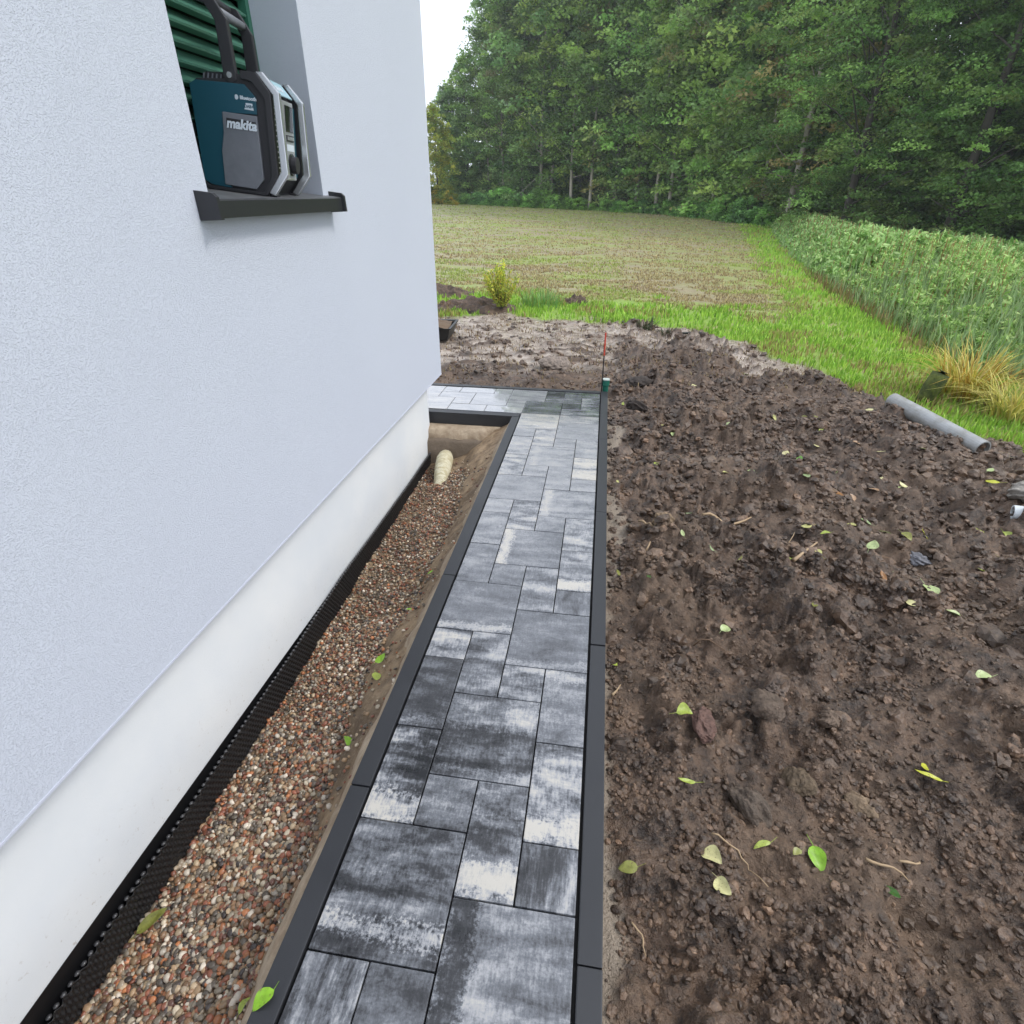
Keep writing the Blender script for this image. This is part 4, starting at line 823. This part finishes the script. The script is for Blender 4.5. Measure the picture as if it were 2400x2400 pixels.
# ---------------------------------------------------------------- grass and field growth (blades)
def blades(name, x, y, h, wd_, cols, label, m_, lean=.5, zf=zmud, rs=rs, cat='grass'):
    n = len(x); z = zf(x, y); a = rs.rand(n) * 2 * np.pi; b_ = rs.rand(n) * 2 * np.pi; ln = h * lean * rs.rand(n)
    dx, dy = np.cos(a) * wd_ / 2, np.sin(a) * wd_ / 2
    p0 = np.stack([x - dx, y - dy, z - .03], -1); p1 = np.stack([x + dx, y + dy, z - .03], -1)
    mxp = np.stack([x + np.cos(b_) * ln * .35, y + np.sin(b_) * ln * .35, z + h * .6], -1); d3 = np.stack([dx, dy, 0 * dx], -1) * .7
    tp = np.stack([x + np.cos(b_) * ln, y + np.sin(b_) * ln, z + h * np.sqrt(np.clip(1 - (ln / h) ** 2 * .6, .1, 1))], -1)
    v = np.stack([p0, p1, mxp + d3, mxp - d3, tp], 1).reshape(-1, 3); i = np.arange(n)[:, None] * 5
    f = np.concatenate([np.stack([i + 0, i + 1, i + 2], -1)[:, 0], np.stack([i + 0, i + 2, i + 3], -1)[:, 0], np.stack([i + 3, i + 2, i + 4], -1)[:, 0]])
    me = npmesh(name, v, f, m_, False, np.repeat(cols, 5, 0)); return tag(link(name, me), label, cat, kind='stuff')
GM = tinted('grass_blade', rough=.5, spec=.35, trans=.25)
def pick(pal_, n, p=None): return np.array(pal_)[rs.choice(len(pal_), n, p=p)] * (.7 + rs.rand(n, 1) * .6)
N = 150000
u = rs.rand(N); y = 27 / (1 - u * (1 - 27 / 300)); u2 = rs.rand(N); x = -20 + u2 * (35 + y * .25 + 15)
k = (mudness(x, y) < .4) & (x < xnet(y) + 1.5) & ~((y > yfield(x) + (fbm(x / 4, y / 2.5, 3, 72) - .5) * 14) & (x < xverge(y) + (fbm(x / 3, y / 5, 2, 73) - .5) * 6)) & (y > 24)
x, y = x[k], y[k]; thin = rs.rand(len(x)) < (.35 + .65 * sstep(.4, .58, fbm(x / 2.5, y / 2.5, 3, 81))); x, y = x[thin], y[thin]
dry = fbm(x / 5, y / 5, 3, 82); gc = np.where((dry > .57)[:, None] & (rs.rand(len(x)) < .6)[:, None], pick([(.42, .36, .14), (.34, .25, .11), (.36, .40, .10)], len(x)), pick([(.27, .48, .06), (.35, .56, .08), (.43, .60, .11), (.21, .38, .05)], len(x)))
h = (.18 + .35 * rs.rand(len(x))) * (1 + y / 250)
blades('grass_blades', x, y, h, .055 + .0016 * y, gc, 'short bright green and yellowing grass on the strip and the verge', GM)
N = 26000; x = 20 + rs.rand(N) * 30; y = -2 + rs.rand(N) * 31; k = mudness(x, y) < .4; x, y = x[k], y[k]
blades('grass_blades', x, y, .2 + .4 * rs.rand(len(x)), .08 + 0 * x, pick([(.27, .48, .06), (.35, .56, .08), (.38, .34, .12)], len(x)), 'grass on the verge beside the sedge and nearer the house', GM)
N = 125000
u = rs.rand(N); y = 52 / (1 - u * (1 - 52 / 500)); x = (-.42 + rs.rand(N) * .72) * (y + 30)
k = (y > yfield(x) - 2) & (x < xverge(y) + 2) & (fbm(x / 3, y / 1.6, 3, 91) > .42); x, y = x[k], y[k]
n = len(x); gr_ = fbm(x / 11, y / 5, 3, 92) - .01 + .14 * sstep(110, 380, y) + .05 - .22 * np.exp(-((x / y - .11) / .06) ** 2) * sstep(70, 110, y)
gc = np.where((rs.rand(n) < sstep(.45, .68, gr_))[:, None], pick([(.34, .42, .10), (.42, .47, .13), (.28, .36, .08)], n), pick([(.46, .38, .19), (.38, .30, .15), (.52, .44, .23), (.27, .20, .11)], n))
blades('field_stubble', x, y, (.08 + .2 * rs.rand(n)) * (1 + y / 300), .04 + .0014 * y, gc, 'low weeds, straw and stubble over the rough field', GM, 1.1)
# litter on the wet band
N = 9000
x = -13 + rs.rand(N) * 34; y = 33 + rs.rand(N) * 24; k = (mudness(x, y) > .3) & (fbm(x / 1.6, y, 3, 95) > .47); x, y = x[k], y[k]
blades('plant_litter', x, y, .08 + .25 * rs.rand(len(x)), .07 + 0 * x, pick([(.20, .13, .07), (.30, .22, .12), (.10, .06, .04), (.38, .30, .16)], len(x)), 'brown torn grass and root litter on the pale sandy band', GM, 1.4, cat='litter')
# tuft of taller grass by the field edge
def tuft(name, x0, y0, r, n, h0, h1, pal_, label, cat, lean=.8, wd_=.1, seed=1, parts=None):
    r2 = R(seed); a = r2.rand(n) * 6.28; q = r * np.sqrt(r2.rand(n)); h = h0 + (h1 - h0) * r2.rand(n); z0 = ground_z(x0, y0)
    S = 6; V_ = []; F_ = []; C_ = []
    px, py = np.cos(a) * q, np.sin(a) * q; d = a + r2.randn(n) * .5
    for i in range(n):
        ln = h[i] * lean * r2.uniform(.3, 1.2); b0 = len(V_); c_ = np.array(pal_[r2.randint(len(pal_))]) * r2.uniform(.75, 1.25); sx, sy = -math.sin(d[i]) * wd_ / 2, math.cos(d[i]) * wd_ / 2
        for s_ in range(S):
            t_ = s_ / (S - 1); w_ = 1 - t_ ** 2 * .95; zz_ = h[i] * (t_ * 1.25 - .55 * t_ ** 2.2 * (ln / h[i]) * 1.3)
            X_, Y_ = px[i] + math.cos(d[i]) * ln * t_ ** 1.6, py[i] + math.sin(d[i]) * ln * t_ ** 1.6
            V_ += [(X_ - sx * w_, Y_ - sy * w_, zz_), (X_ + sx * w_, Y_ + sy * w_, zz_)]; C_ += [c_, c_]
            if s_: F_.append((b0 + 2 * s_ - 2, b0 + 2 * s_ - 1, b0 + 2 * s_ + 1, b0 + 2 * s_))
    o = link(name, npmesh(name, V_, F_, GM, True, C_), None, (x0, y0, z0)); return tag(o, label, cat)
tuft('grass_tuft', -2.4, 61.5, 2.2, 260, .7, 1.8, [(.16, .32, .08), (.22, .40, .12), (.30, .36, .10)], 'tall green grass tuft right of the young shrub', 'grass tuft', .6, .1, 2)
tuft('sedge_clump', 25.0, 35.6, 1.4, 330, 1.8, 3.6, [(.52, .42, .08), (.60, .50, .14), (.40, .40, .07), (.45, .28, .05)], 'arching yellow sedge clump behind the mossy stump', 'sedge', 1.0, .085, 3)
tuft('sedge_clump', 25.6, 31.8, 1.3, 260, 1.4, 2.8, [(.56, .50, .12), (.62, .54, .18), (.40, .44, .10)], 'yellow-green sedge clump nearer the grey pipe mouth', 'sedge', 1.1, .08, 4)
tuft('dry_weed', -11.5, 57.2, .5, 50, .5, 1.2, [(.30, .18, .08), (.22, .13, .06)], 'small rusty dry weed on the soil mound left of the young shrub', 'weed', .7, .08, 5)
tuft('uprooted_weed', 7.6, 51.9, .8, 60, .5, 1.3, [(.06, .09, .04), (.10, .10, .06), (.14, .10, .07)], 'dark green uprooted weed on the pale sandy band, behind the red-topped rod', 'weed', .9, .13, 6)
tuft('uprooted_weed', 9.4, 49.6, .7, 40, .3, .8, [(.08, .09, .05), (.14, .11, .08)], 'smaller withered weed nearer the dark plastic strip', 'weed', .9, .1, 7)
# soil mounds behind
SM_ = MT('mound_soil', rough=.65); SM_.col(soil_colour(SM_)); SM_.bump(SM_.noise(SM_.pos(), 60, 4), .9, .012); SMD = SM_.m
for (x0, y0, rx, ry, h_, lb, sd_) in ((-9.0, 58.5, 4.5, 2.6, .75, 'low brown soil mound around the foot of the young shrub', 3), (-15.0, 66.5, 5, 2.2, .8, 'brown heap of soil at the field edge beside the house corner', 4), (1.0, 63.5, 1.6, .9, .6, 'small dark heap of soil beside the tall grass tuft', 5)):
    t_ = np.linspace(-1, 1, 46); TX, TY = np.meshgrid(t_, t_); rr_ = np.sqrt(TX ** 2 + TY ** 2) + (fbm(TX * 3 + 5, TY * 3, 4, sd_) - .5) * .9
    HZ = h_ * np.clip(1 - rr_ ** 2, -.4, 1) * (.5 + 1.6 * fbm(TX * 6, TY * 6, 4, sd_ + 3)); gx_, gy_ = x0 + TX * rx, y0 + TY * ry
    i3 = np.arange(46 * 46).reshape(46, 46); f3 = np.stack([i3[:-1, :-1], i3[:-1, 1:], i3[1:, 1:], i3[1:, :-1]], -1).reshape(-1, 4)
    o = link('soil_mound', npmesh('soil_mound', np.stack([TX * rx, TY * ry, HZ + zbase(gx_, gy_) - float(zbase(np.array([x0]), np.array([y0]))[0])], -1).reshape(-1, 3), f3, SMD, True), None, (x0, y0, float(zbase(np.array([x0]), np.array([y0]))[0]) - .02))
    tag(o, lb, 'soil mound')

# ---------------------------------------------------------------- leaves on plants, bushes and trees
LF = tinted('foliage_leaf', rough=.55, spec=.3, trans=.42, mul=1.9, tree=True)
BK = MT('grey_brown_bark', rough=.85); bn = BK.noise(BK.pos(), 5, 4, .6, stretch=(1, 1, .3)); BK.col(BK.mix(bn, (.28, .245, .20), (.52, .47, .40)))
BK2 = MT('dark_bark', rough=.9); BK2.col(BK2.mix(BK2.noise(BK2.pos(), 5, 4, .6, stretch=(1, 1, .3)), (.035, .03, .024), (.08, .07, .055)))
def cards(cen, size, rs, flat=.5, aspect=.7, cols=None, droop=0):
    """little leaf-shaped quads (folded diamonds) at the given points"""
    n = len(cen); a = rs.rand(n) * 6.283; el = (rs.rand(n) - .5) * 2 * (1 - flat) * 1.4 - droop
    d = np.stack([np.cos(a) * np.cos(el), np.sin(a) * np.cos(el), np.sin(el)], -1)
    r_ = rs.randn(n, 3) * (1 - flat) + np.array([0, 0, 1.]); s = np.cross(d, r_); s /= np.linalg.norm(s, axis=1, keepdims=True) + 1e-6
    L = size[:, None]; W = L * aspect
    v = np.stack([cen - d * L * .5, cen + s * W * .5, cen + d * L * .5, cen - s * W * .5], 1).reshape(-1, 3)
    f = np.arange(4 * n).reshape(n, 4); return v, f, np.repeat(cols, 4, 0)
def crown_points(rs, h, base, rad, nclump, per, cr, shape=1.0, flatc=.45):
    """clumps of leaves spread through an uneven crown; returns leaf centres and clump centres"""
    t = rs.rand(nclump) ** .85; zc = base + (h - base) * t
    prof = np.clip(np.sin(np.pi * np.clip(t ** 1.1 * .86 + .12, 0, 1)) ** .5, .12, 1) * (1 - .12 * t * shape)
    a = rs.rand(nclump) * 6.283; lobes = 1 + .28 * np.sin(a * 3 + zc * .12 + rs.rand() * 6) + .18 * np.sin(a * 5 - zc * .21 + rs.rand() * 6)
    q = rad * prof * lobes * (rs.rand(nclump) ** .42)
    cc_ = np.stack([np.cos(a) * q, np.sin(a) * q, zc - q * .12], -1); cs_ = cr * (.55 + .9 * rs.rand(nclump)) * (1 - .15 * t)
    g = rs.randn(nclump, per, 3); g /= np.linalg.norm(g, axis=2, keepdims=True) + 1e-6; g *= (rs.rand(nclump, per, 1) ** .45)
    g *= np.array([1, 1, flatc]); g[..., 2] -= .30 * (g[..., 0] ** 2 + g[..., 1] ** 2)
    pts = cc_[:, None, :] + g * cs_[:, None, None]
    return pts.reshape(-1, 3), np.repeat(np.arange(nclump), per), cc_
def tree_mesh(seed, h, base, rad, nclump, per, cr, leaf, pal_, trunk_r, bark, flatc=.45, limbs=9):
    rs = R(seed); p, ci, cc_ = crown_points(rs, h, base, rad, nclump, per, cr, 1.0, flatc)
    tone = (.5 + .95 * rs.rand(nclump) ** 1.2)[ci]; c_ = np.array(pal_)[rs.randint(0, len(pal_), nclump)][ci] * tone[:, None] * (.8 + .4 * rs.rand(len(p), 1))
    v, f, c_ = cards(p, leaf * (.6 + .8 * rs.rand(len(p))), rs, .45, .62, c_)
    crown = npmesh('crown', v, f, LF, False, c_)
    mb = MB(); bx, by = rs.uniform(-1, 1, 2) * h * .02; tp = [(bx * (t_ ** 1.5) + .3 * math.sin(t_ * 9 + seed), by * t_ + .3 * math.cos(t_ * 7 + seed), t_ * h * .93 - 1.5 * (t_ == 0)) for t_ in [0, .06, .18, .32, .48, .64, .8, 1]]
    mb.tube(tp, [trunk_r * k for k in (1.35, 1, .86, .74, .6, .44, .27, .06)], 8)
    for i in rs.choice(nclump, min(limbs * 3, nclump), replace=False):
        e = cc_[i]; t_ = np.clip((e[2] - math.hypot(e[0], e[1]) * .55) / h, .12, .85); s_ = np.array([bx * t_ ** 1.5, by * t_, t_ * h * .93])
        mid = (s_ * .5 + e * .5) + np.array([0, 0, -.04 * h * rs.rand() + .02 * h]); rl = trunk_r * .33 * (1 - t_ * .6)
        mb.tube([s_, mid, e], [rl, rl * .6, rl * .2], 5, False)
    return mb.mesh('trunk', bark, True), crown
GRN = [(.13, .215, .060), (.165, .26, .075), (.10, .18, .055), (.20, .28, .09), (.14, .21, .085)]
YEL = [(.26, .29, .06), (.20, .26, .05), (.25, .26, .05), (.13, .20, .045)]
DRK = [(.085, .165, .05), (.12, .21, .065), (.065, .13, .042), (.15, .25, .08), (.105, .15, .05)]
BRN = [(.21, .20, .085), (.16, .20, .075), (.25, .22, .11), (.13, .18, .06)]
print('trees...')
TALL = [tree_mesh(20 + i, 150, (22 if i in (1, 3) else 5), 25, 330, 64, 6.6, 1.75, GRN if i != 2 else GRN + BRN[:2], .95, BK.m, .42) for i in range(5)]
LOW = [tree_mesh(40 + i, 78, 3, 17, 260, 66, 5.0, 1.5, YEL if i == 0 else GRN, .9, BK2.m, .5) for i in range(2)]
BIG = [tree_mesh(50 + i, 130, 3 + 3 * i, 34, 600, 84, 5.8, 1.05, DRK, 1.6, BK2.m, .26, 8) for i in range(3)]
BRNT = tree_mesh(60, 140, 14, 24, 300, 60, 4.6, 1.4, BRN + GRN[:1], 1.3, BK.m, .4)
PXR, PXV = [700, 800, 1000, 1200, 1400, 1600, 1800, 1932, 2100], [-.41, -.2868, -.1141, .0502, .2067, .3559, .4985, .589, .72]
def plant_tree(kind, me, x, y, s, label, group=None, name='broadleaf_tree', zs_=1.0, dz=0):
    r2 = R(int(abs(x * 13 + y * 7)) % 99991); z0 = float(zbase(np.array([x]), np.array([y]))[0])
    e = empty(name, (x, y, z0 - .6 + dz), (0, 0, r2.uniform(0, 6.28))); e.scale = (s, s, s * zs_)
    link('trunk', me[0], e); link('crown', me[1], e); return tag(e, label, 'tree', group)
def front_y(pxv): return np.interp(pxv, [700, 820, 1100, 1240, 1400, 1500, 1700, 2000], [480, 470, 425, 392, 318, 262, 225, 190])
r4 = R(77)
# first row, the stems one can pick out
plant_tree(0, LOW[0], -115, 440, .74, 'low yellowing round tree nearest the house corner at the left end of the wood', name='yellowing_tree')
plant_tree(0, LOW[1], -116, 482, .95, 'middle-height green tree stepping up behind the yellowing one at the skyline', name='broadleaf_tree')
plant_tree(0, LOW[1], -103, 486, 1.18, 'rounded tree rising just below the skyline step, left of the tall tree')
plant_tree(0, TALL[0], -86, 478, .84, 'tall tree whose crown edge meets the white sky at the left of the wood')
for pxv, lb in ((1078, 'slender tree with pale bare stem, left one of the pair mid wood edge'), (1115, 'slender tree with pale bare stem, right one of the pair mid wood edge'),
                (1237, 'slim tree with a lone straight stem at the field edge, left of the dark gap'), (1265, 'slim leaning tree just right of the lone straight stem')):
    y = front_y(pxv) - 6; x = np.interp(pxv, PXR, PXV) * y; plant_tree(1, TALL[1 if pxv in (1078, 1265) else 3], x, y, 1.1, lb, None, 'slender_tree')
GL = 'tall green tree in the closed front row of the wood beyond the field'
for i, pxv in enumerate((950, 985, 1020, 1040, 1160, 1200, 1300, 1345, 1395, 1440)):
    y = front_y(pxv) + r4.uniform(2, 18); x = np.interp(pxv, PXR, PXV) * y
    plant_tree(1, TALL[(0, 2, 4)[i % 3]], x, y, np.interp(pxv, [880, 970, 1010, 1400], [.84, .9, 1.2, 1.25]) * r4.uniform(.95, 1.05), GL, 'trees of the front row')
GL2 = 'tree deeper in the wood behind the front row'
for k in range(3):
    for i, pxv in enumerate(np.arange(880 - 10 * k, 1560, 47)):
        y = front_y(pxv) + 42 + 42 * k + r4.uniform(-12, 12); x = np.interp(pxv + r4.uniform(-14, 14), PXR, PXV) * y
        if pxv < 950: continue
        plant_tree(2, TALL[(i + k) % 5], x, y, np.interp(pxv, [880, 970, 1030, 1400], [.78, .9, 1.25, 1.35]) * r4.uniform(.95, 1.08), GL2, 'trees inside the wood')
# big dark trees on the right
plant_tree(3, BRNT, 76, 272, 1.0, 'brownish-green tall tree between the straight-stemmed row and the big dark trees', name='browning_tree')
plant_tree(3, BIG[0], 82, 226, .92, 'dark broad tree with layered boughs at the far end of the nettles', name='spreading_tree')
plant_tree(3, BIG[1], 100, 196, .88, 'big dark tree with low boughs reaching over the middle of the nettles', name='spreading_tree')
plant_tree(3, BIG[2], 124, 196, 1.0, 'big dark tree behind the right part of the nettles', name='spreading_tree')
plant_tree(3, BIG[0], 134, 158, .85, 'big dark tree nearest the right border of the photo', name='spreading_tree')
plant_tree(3, BIG[1], 128, 250, 1.15, 'tall dark tree filling the top right behind the nearer boughs', name='spreading_tree')
plant_tree(3, BIG[2], 98, 268, 1.12, 'tall dark tree behind the brownish one', name='spreading_tree')
for i, (x, y) in enumerate(((160, 205), (165, 270), (196, 240), (150, 310), (118, 330), (190, 320), (205, 180), (168, 140), (88, 330))):
    plant_tree(3, BIG[i % 3], x, y, 1.2, 'dark tree deep in the wood on the right, behind the spreading trees', 'deep trees on the right', 'spreading_tree')
# the wood beyond what one can tell apart
rs = R(31); n = 90000; pxx = 830 + rs.rand(n) * 1270; low = rs.rand(n) < .45; yd = front_y(pxx) + np.where(low, 30 + rs.rand(n) * 120, 150 + rs.rand(n) * 90); xx = np.interp(pxx, PXR, PXV) * yd; zt = np.where(low, .28, 1) * rs.rand(n) ** .8 * (np.interp(pxx, [830, 880, 950, 1100, 1400], [35, 60, 110, 140, 165]) + 25 * fbm(xx / 18, xx * 0, 2, 5))
keepc = (fbm(xx / 14, zt / 10, 3, 8) > .36) | low; cen = np.stack([xx, yd, zt + zbase(xx, yd)], -1)[keepc]
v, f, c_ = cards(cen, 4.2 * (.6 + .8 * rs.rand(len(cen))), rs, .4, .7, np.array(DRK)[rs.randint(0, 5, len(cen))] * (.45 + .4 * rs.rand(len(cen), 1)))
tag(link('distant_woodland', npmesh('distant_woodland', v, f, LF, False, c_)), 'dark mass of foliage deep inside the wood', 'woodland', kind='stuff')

# bushes along the foot of the wood
def bush_mesh(seed, h, r_, n, leaf, pal_):
    rs = R(seed); p, ci, cc_ = crown_points(rs, h, .2, r_, 40, n // 40, r_ * .36, .6, .7); c_ = np.array(pal_)[rs.randint(0, len(pal_), 40)][ci] * (.7 + .6 * rs.rand(len(p), 1))
    v, f, c_ = cards(p, leaf * (.6 + .8 * rs.rand(len(p))), rs, .4, .6, c_); fol = npmesh('foliage', v, f, LF, False, c_)
    mb = MB()
    for k in range(7): a = k * .9; mb.tube([(0, 0, -.3), (math.cos(a) * r_ * .3, math.sin(a) * r_ * .3, h * .4), (math.cos(a) * r_ * .55, math.sin(a) * r_ * .55, h * .8)], [.22, .14, .05], 5, False)
    return fol, mb.mesh('stem', BK2.m)
BG = [bush_mesh(70 + i, 9, 7, 2600, 1.15, [(.14, .27, .07), (.19, .34, .10), (.10, .20, .06)]) for i in range(2)] + [bush_mesh(75, 11, 8, 2800, 1.1, [(.28, .26, .04), (.36, .26, .03), (.16, .19, .04), (.12, .17, .04)])]
def bush(me, x, y, s, label, group=None, name='bush', dz=-.3):
    e = empty(name, (x, y, float(zbase(np.array([x]), np.array([y]))[0]) + dz), (0, 0, x)); e.scale = (s, s, s * .95); link('foliage', me[0], e); link('stem', me[1], e); return tag(e, label, 'bush', group)
bush(BG[2], -118, 432, 1.0, 'yellow autumn bush at the wood edge, just right of the house corner', name='yellow_bush'); bush(BG[2], -104, 428, .8, 'smaller yellow-green bush right of the yellow autumn bush', name='yellow_bush')
for i, pxv in enumerate(list(np.arange(880, 1480, 24))):
    y = front_y(pxv) - 12 + r4.uniform(-4, 6); x = np.interp(pxv, PXR, PXV) * y
    bush(BG[i % 2], x, y, r4.uniform(.75, 1.35) * (.62 if 1060 < pxv < 1290 else 1.0), 'low green bush along the foot of the wood edge', 'bushes along the wood edge')

# ---------------------------------------------------------------- young shrub
e = empty('young_shrub', (-6.0, 57.2, ground_z(-6, 57.2))); tag(e, 'young upright yellow-green shrub on the soil mound behind the path', 'shrub')
rs = R(12); mb = MB(); tips = []
for k in range(34):
    a = rs.rand() * 6.28; q = rs.rand() ** .7 * 1.9; h_ = (4.7 - q * .9) * rs.uniform(.7, 1.05); P_ = [(math.cos(a) * q * t_ ** .7, math.sin(a) * q * t_ ** .7, .2 + h_ * t_) for t_ in (0, .3, .65, 1)]
    mb.tube(P_, [.05, .035, .02, .008], 4, False); tips += [np.array(P_[0]) * (1 - t_) + np.array(P_[2]) * t_ for t_ in ()]
    for s_ in range(56):
        t_ = rs.rand() ** .8 * .9 + .1; i_ = min(int(t_ * 3), 2); u_ = t_ * 3 - i_; tips.append(np.array(P_[i_]) * (1 - u_) + np.array(P_[i_ + 1]) * u_ + rs.randn(3) * .09)
mb.build('stem', BK2.m, e)
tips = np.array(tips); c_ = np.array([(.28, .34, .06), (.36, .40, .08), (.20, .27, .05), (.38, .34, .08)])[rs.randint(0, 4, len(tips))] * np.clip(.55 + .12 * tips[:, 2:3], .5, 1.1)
v, f, c_ = cards(tips, .30 + .12 * rs.rand(len(tips)), rs, .1, .4, c_); link('foliage', npmesh('foliage', v, f, LF, False, c_), e)

# ---------------------------------------------------------------- nettles: stems and paired leaves
def nettles(name, n, y0, y1, leaf, per, label, seed):
    rs = R(seed); u = rs.rand(n); y = y0 / (1 - u * (1 - y0 / y1)); dx = rs.rand(n) ** .9 * np.interp(y, [30, 60, 120, 260], [34, 40, 52, 40]); x = xnet(y) + .6 + dx
    k = rs.rand(n) < (.55 + .6 * sstep(.3, .5, fbm(x / 3, y / 4, 3, 51))); x, y, dx = x[k], y[k], dx[k]; n = len(x); z = zbase(x, y)
    h = (3.6 + 3.2 * rs.rand(n) + 1.7 * sstep(0, 12, dx)) * (.30 + .70 * sstep(-1, 8, dx + 3 * (fbm(x / 2, y / 2, 2, 53) - .5))) * (.8 + .4 * fbm(x / 6, y / 6, 2, 52)) * np.interp(y, [36, 50, 60], [.45, .8, 1])
    lx, ly = rs.randn(n) * .5, rs.randn(n) * .5
    t = rs.rand(n, per) ** .62 * .92 + .08; t[:, 0] = 1
    a = rs.rand(n, per) * 6.283; rr_ = leaf * (.3 + .8 * (1 - t * .7)) * (.5 + .8 * rs.rand(n, per))
    cen = np.stack([x[:, None] + lx[:, None] * t ** 2 + np.cos(a) * rr_, y[:, None] + ly[:, None] * t ** 2 + np.sin(a) * rr_, z[:, None] + h[:, None] * t - rr_ * .35], -1).reshape(-1, 3)
    tt = t.reshape(-1, 1); pal_ = np.array([(.21, .32, .14), (.14, .25, .08), (.28, .38, .19), (.09, .17, .045)]); c_ = pal_[rs.randint(0, 4, len(cen))] * (.75 + .5 * rs.rand(len(cen), 1)); brown = (rs.rand(n) < .02)[:, None].repeat(per, 1).reshape(-1)
    c_ = np.where(((brown & (tt[:, 0] < .6)) | (tt[:, 0] < .15))[:, None], np.array([(.20, .16, .07)]), c_)
    v, f, c_ = cards(cen, leaf * (.6 + .9 * rs.rand(len(cen))), rs, .25, .34, c_, .45)
    w_ = .035 + .0012 * y; sv = np.stack([np.stack([x - w_, y, z - .2], -1), np.stack([x + w_, y, z - .2], -1), np.stack([x + lx + w_ * .3, y + ly, z + h], -1), np.stack([x + lx - w_ * .3, y + ly, z + h], -1)], 1).reshape(-1, 3)
    sf = np.arange(4 * n).reshape(n, 4) + len(v); sc_ = np.repeat(np.array([(.20, .13, .07)]), 4 * n, 0)
    return tag(link(name, npmesh(name, np.vstack([v, sv]), np.vstack([f, sf]), LF, False, np.vstack([c_, sc_]))), label, 'nettles', kind='stuff')
nettles('nettle_bank', 3300, 34, 90, .50, 74, 'dense bank of tall pale green nettles beside the grass verge', 61)
nettles('nettle_thicket', 5200, 88, 270, .95, 44, 'far part of the nettle bank reaching to the wood', 62)
rs = R(64); N = 30000; u = rs.rand(N); y = 36 / (1 - u * (1 - 36 / 230)); dxx = rs.rand(N) ** .8 * np.interp(y, [30, 60, 120, 260], [34, 40, 52, 40]); x = xnet(y) + dxx - .5
blades('tall_grass', x, y, (2.2 + 5.2 * rs.rand(N)) * (.35 + .65 * sstep(0, 9, dxx)), .05 + .0016 * y, pick([(.26, .38, .16), (.32, .44, .21), (.20, .30, .11), (.36, .42, .21)], N, [.35, .3, .25, .1]), 'tall pale green grass standing up between the nettles', GM, .35, zf=zbase, cat='grass')
# dead stalks along its foot
rs = R(63); N = 1300; y = 36 + rs.rand(N) ** 1.3 * 60; x = xnet(y) - 1.5 + rs.rand(N) * 4.5
blades('dead_stalks', x, y, .5 + 1.3 * rs.rand(N), .06 + .001 * y, pick([(.26, .17, .08), (.34, .25, .12), (.18, .15, .05), (.16, .22, .05)], N), 'brown dead stalks and dry grass along the foot of the nettles', GM, .5, cat='stalks')
# ---------------------------------------------------------------- damp air
hz = bpy.data.materials.new('damp_air'); hz.use_nodes = True; hn = hz.node_tree; hn.nodes.clear()
ho = hn.nodes.new('ShaderNodeOutputMaterial'); hv = hn.nodes.new('ShaderNodeVolumePrincipled'); hv.inputs['Color'].default_value = (.93, .96, 1, 1); hv.inputs['Density'].default_value = .0009; hv.inputs['Anisotropy'].default_value = .2
hn.links.new(hv.outputs[0], ho.inputs['Volume'])
tag(MB().box(-700, 950, -60, 1600, -40, 330).build('haze', hz), 'thin damp air over the whole place', kind='stuff')
print('script done')
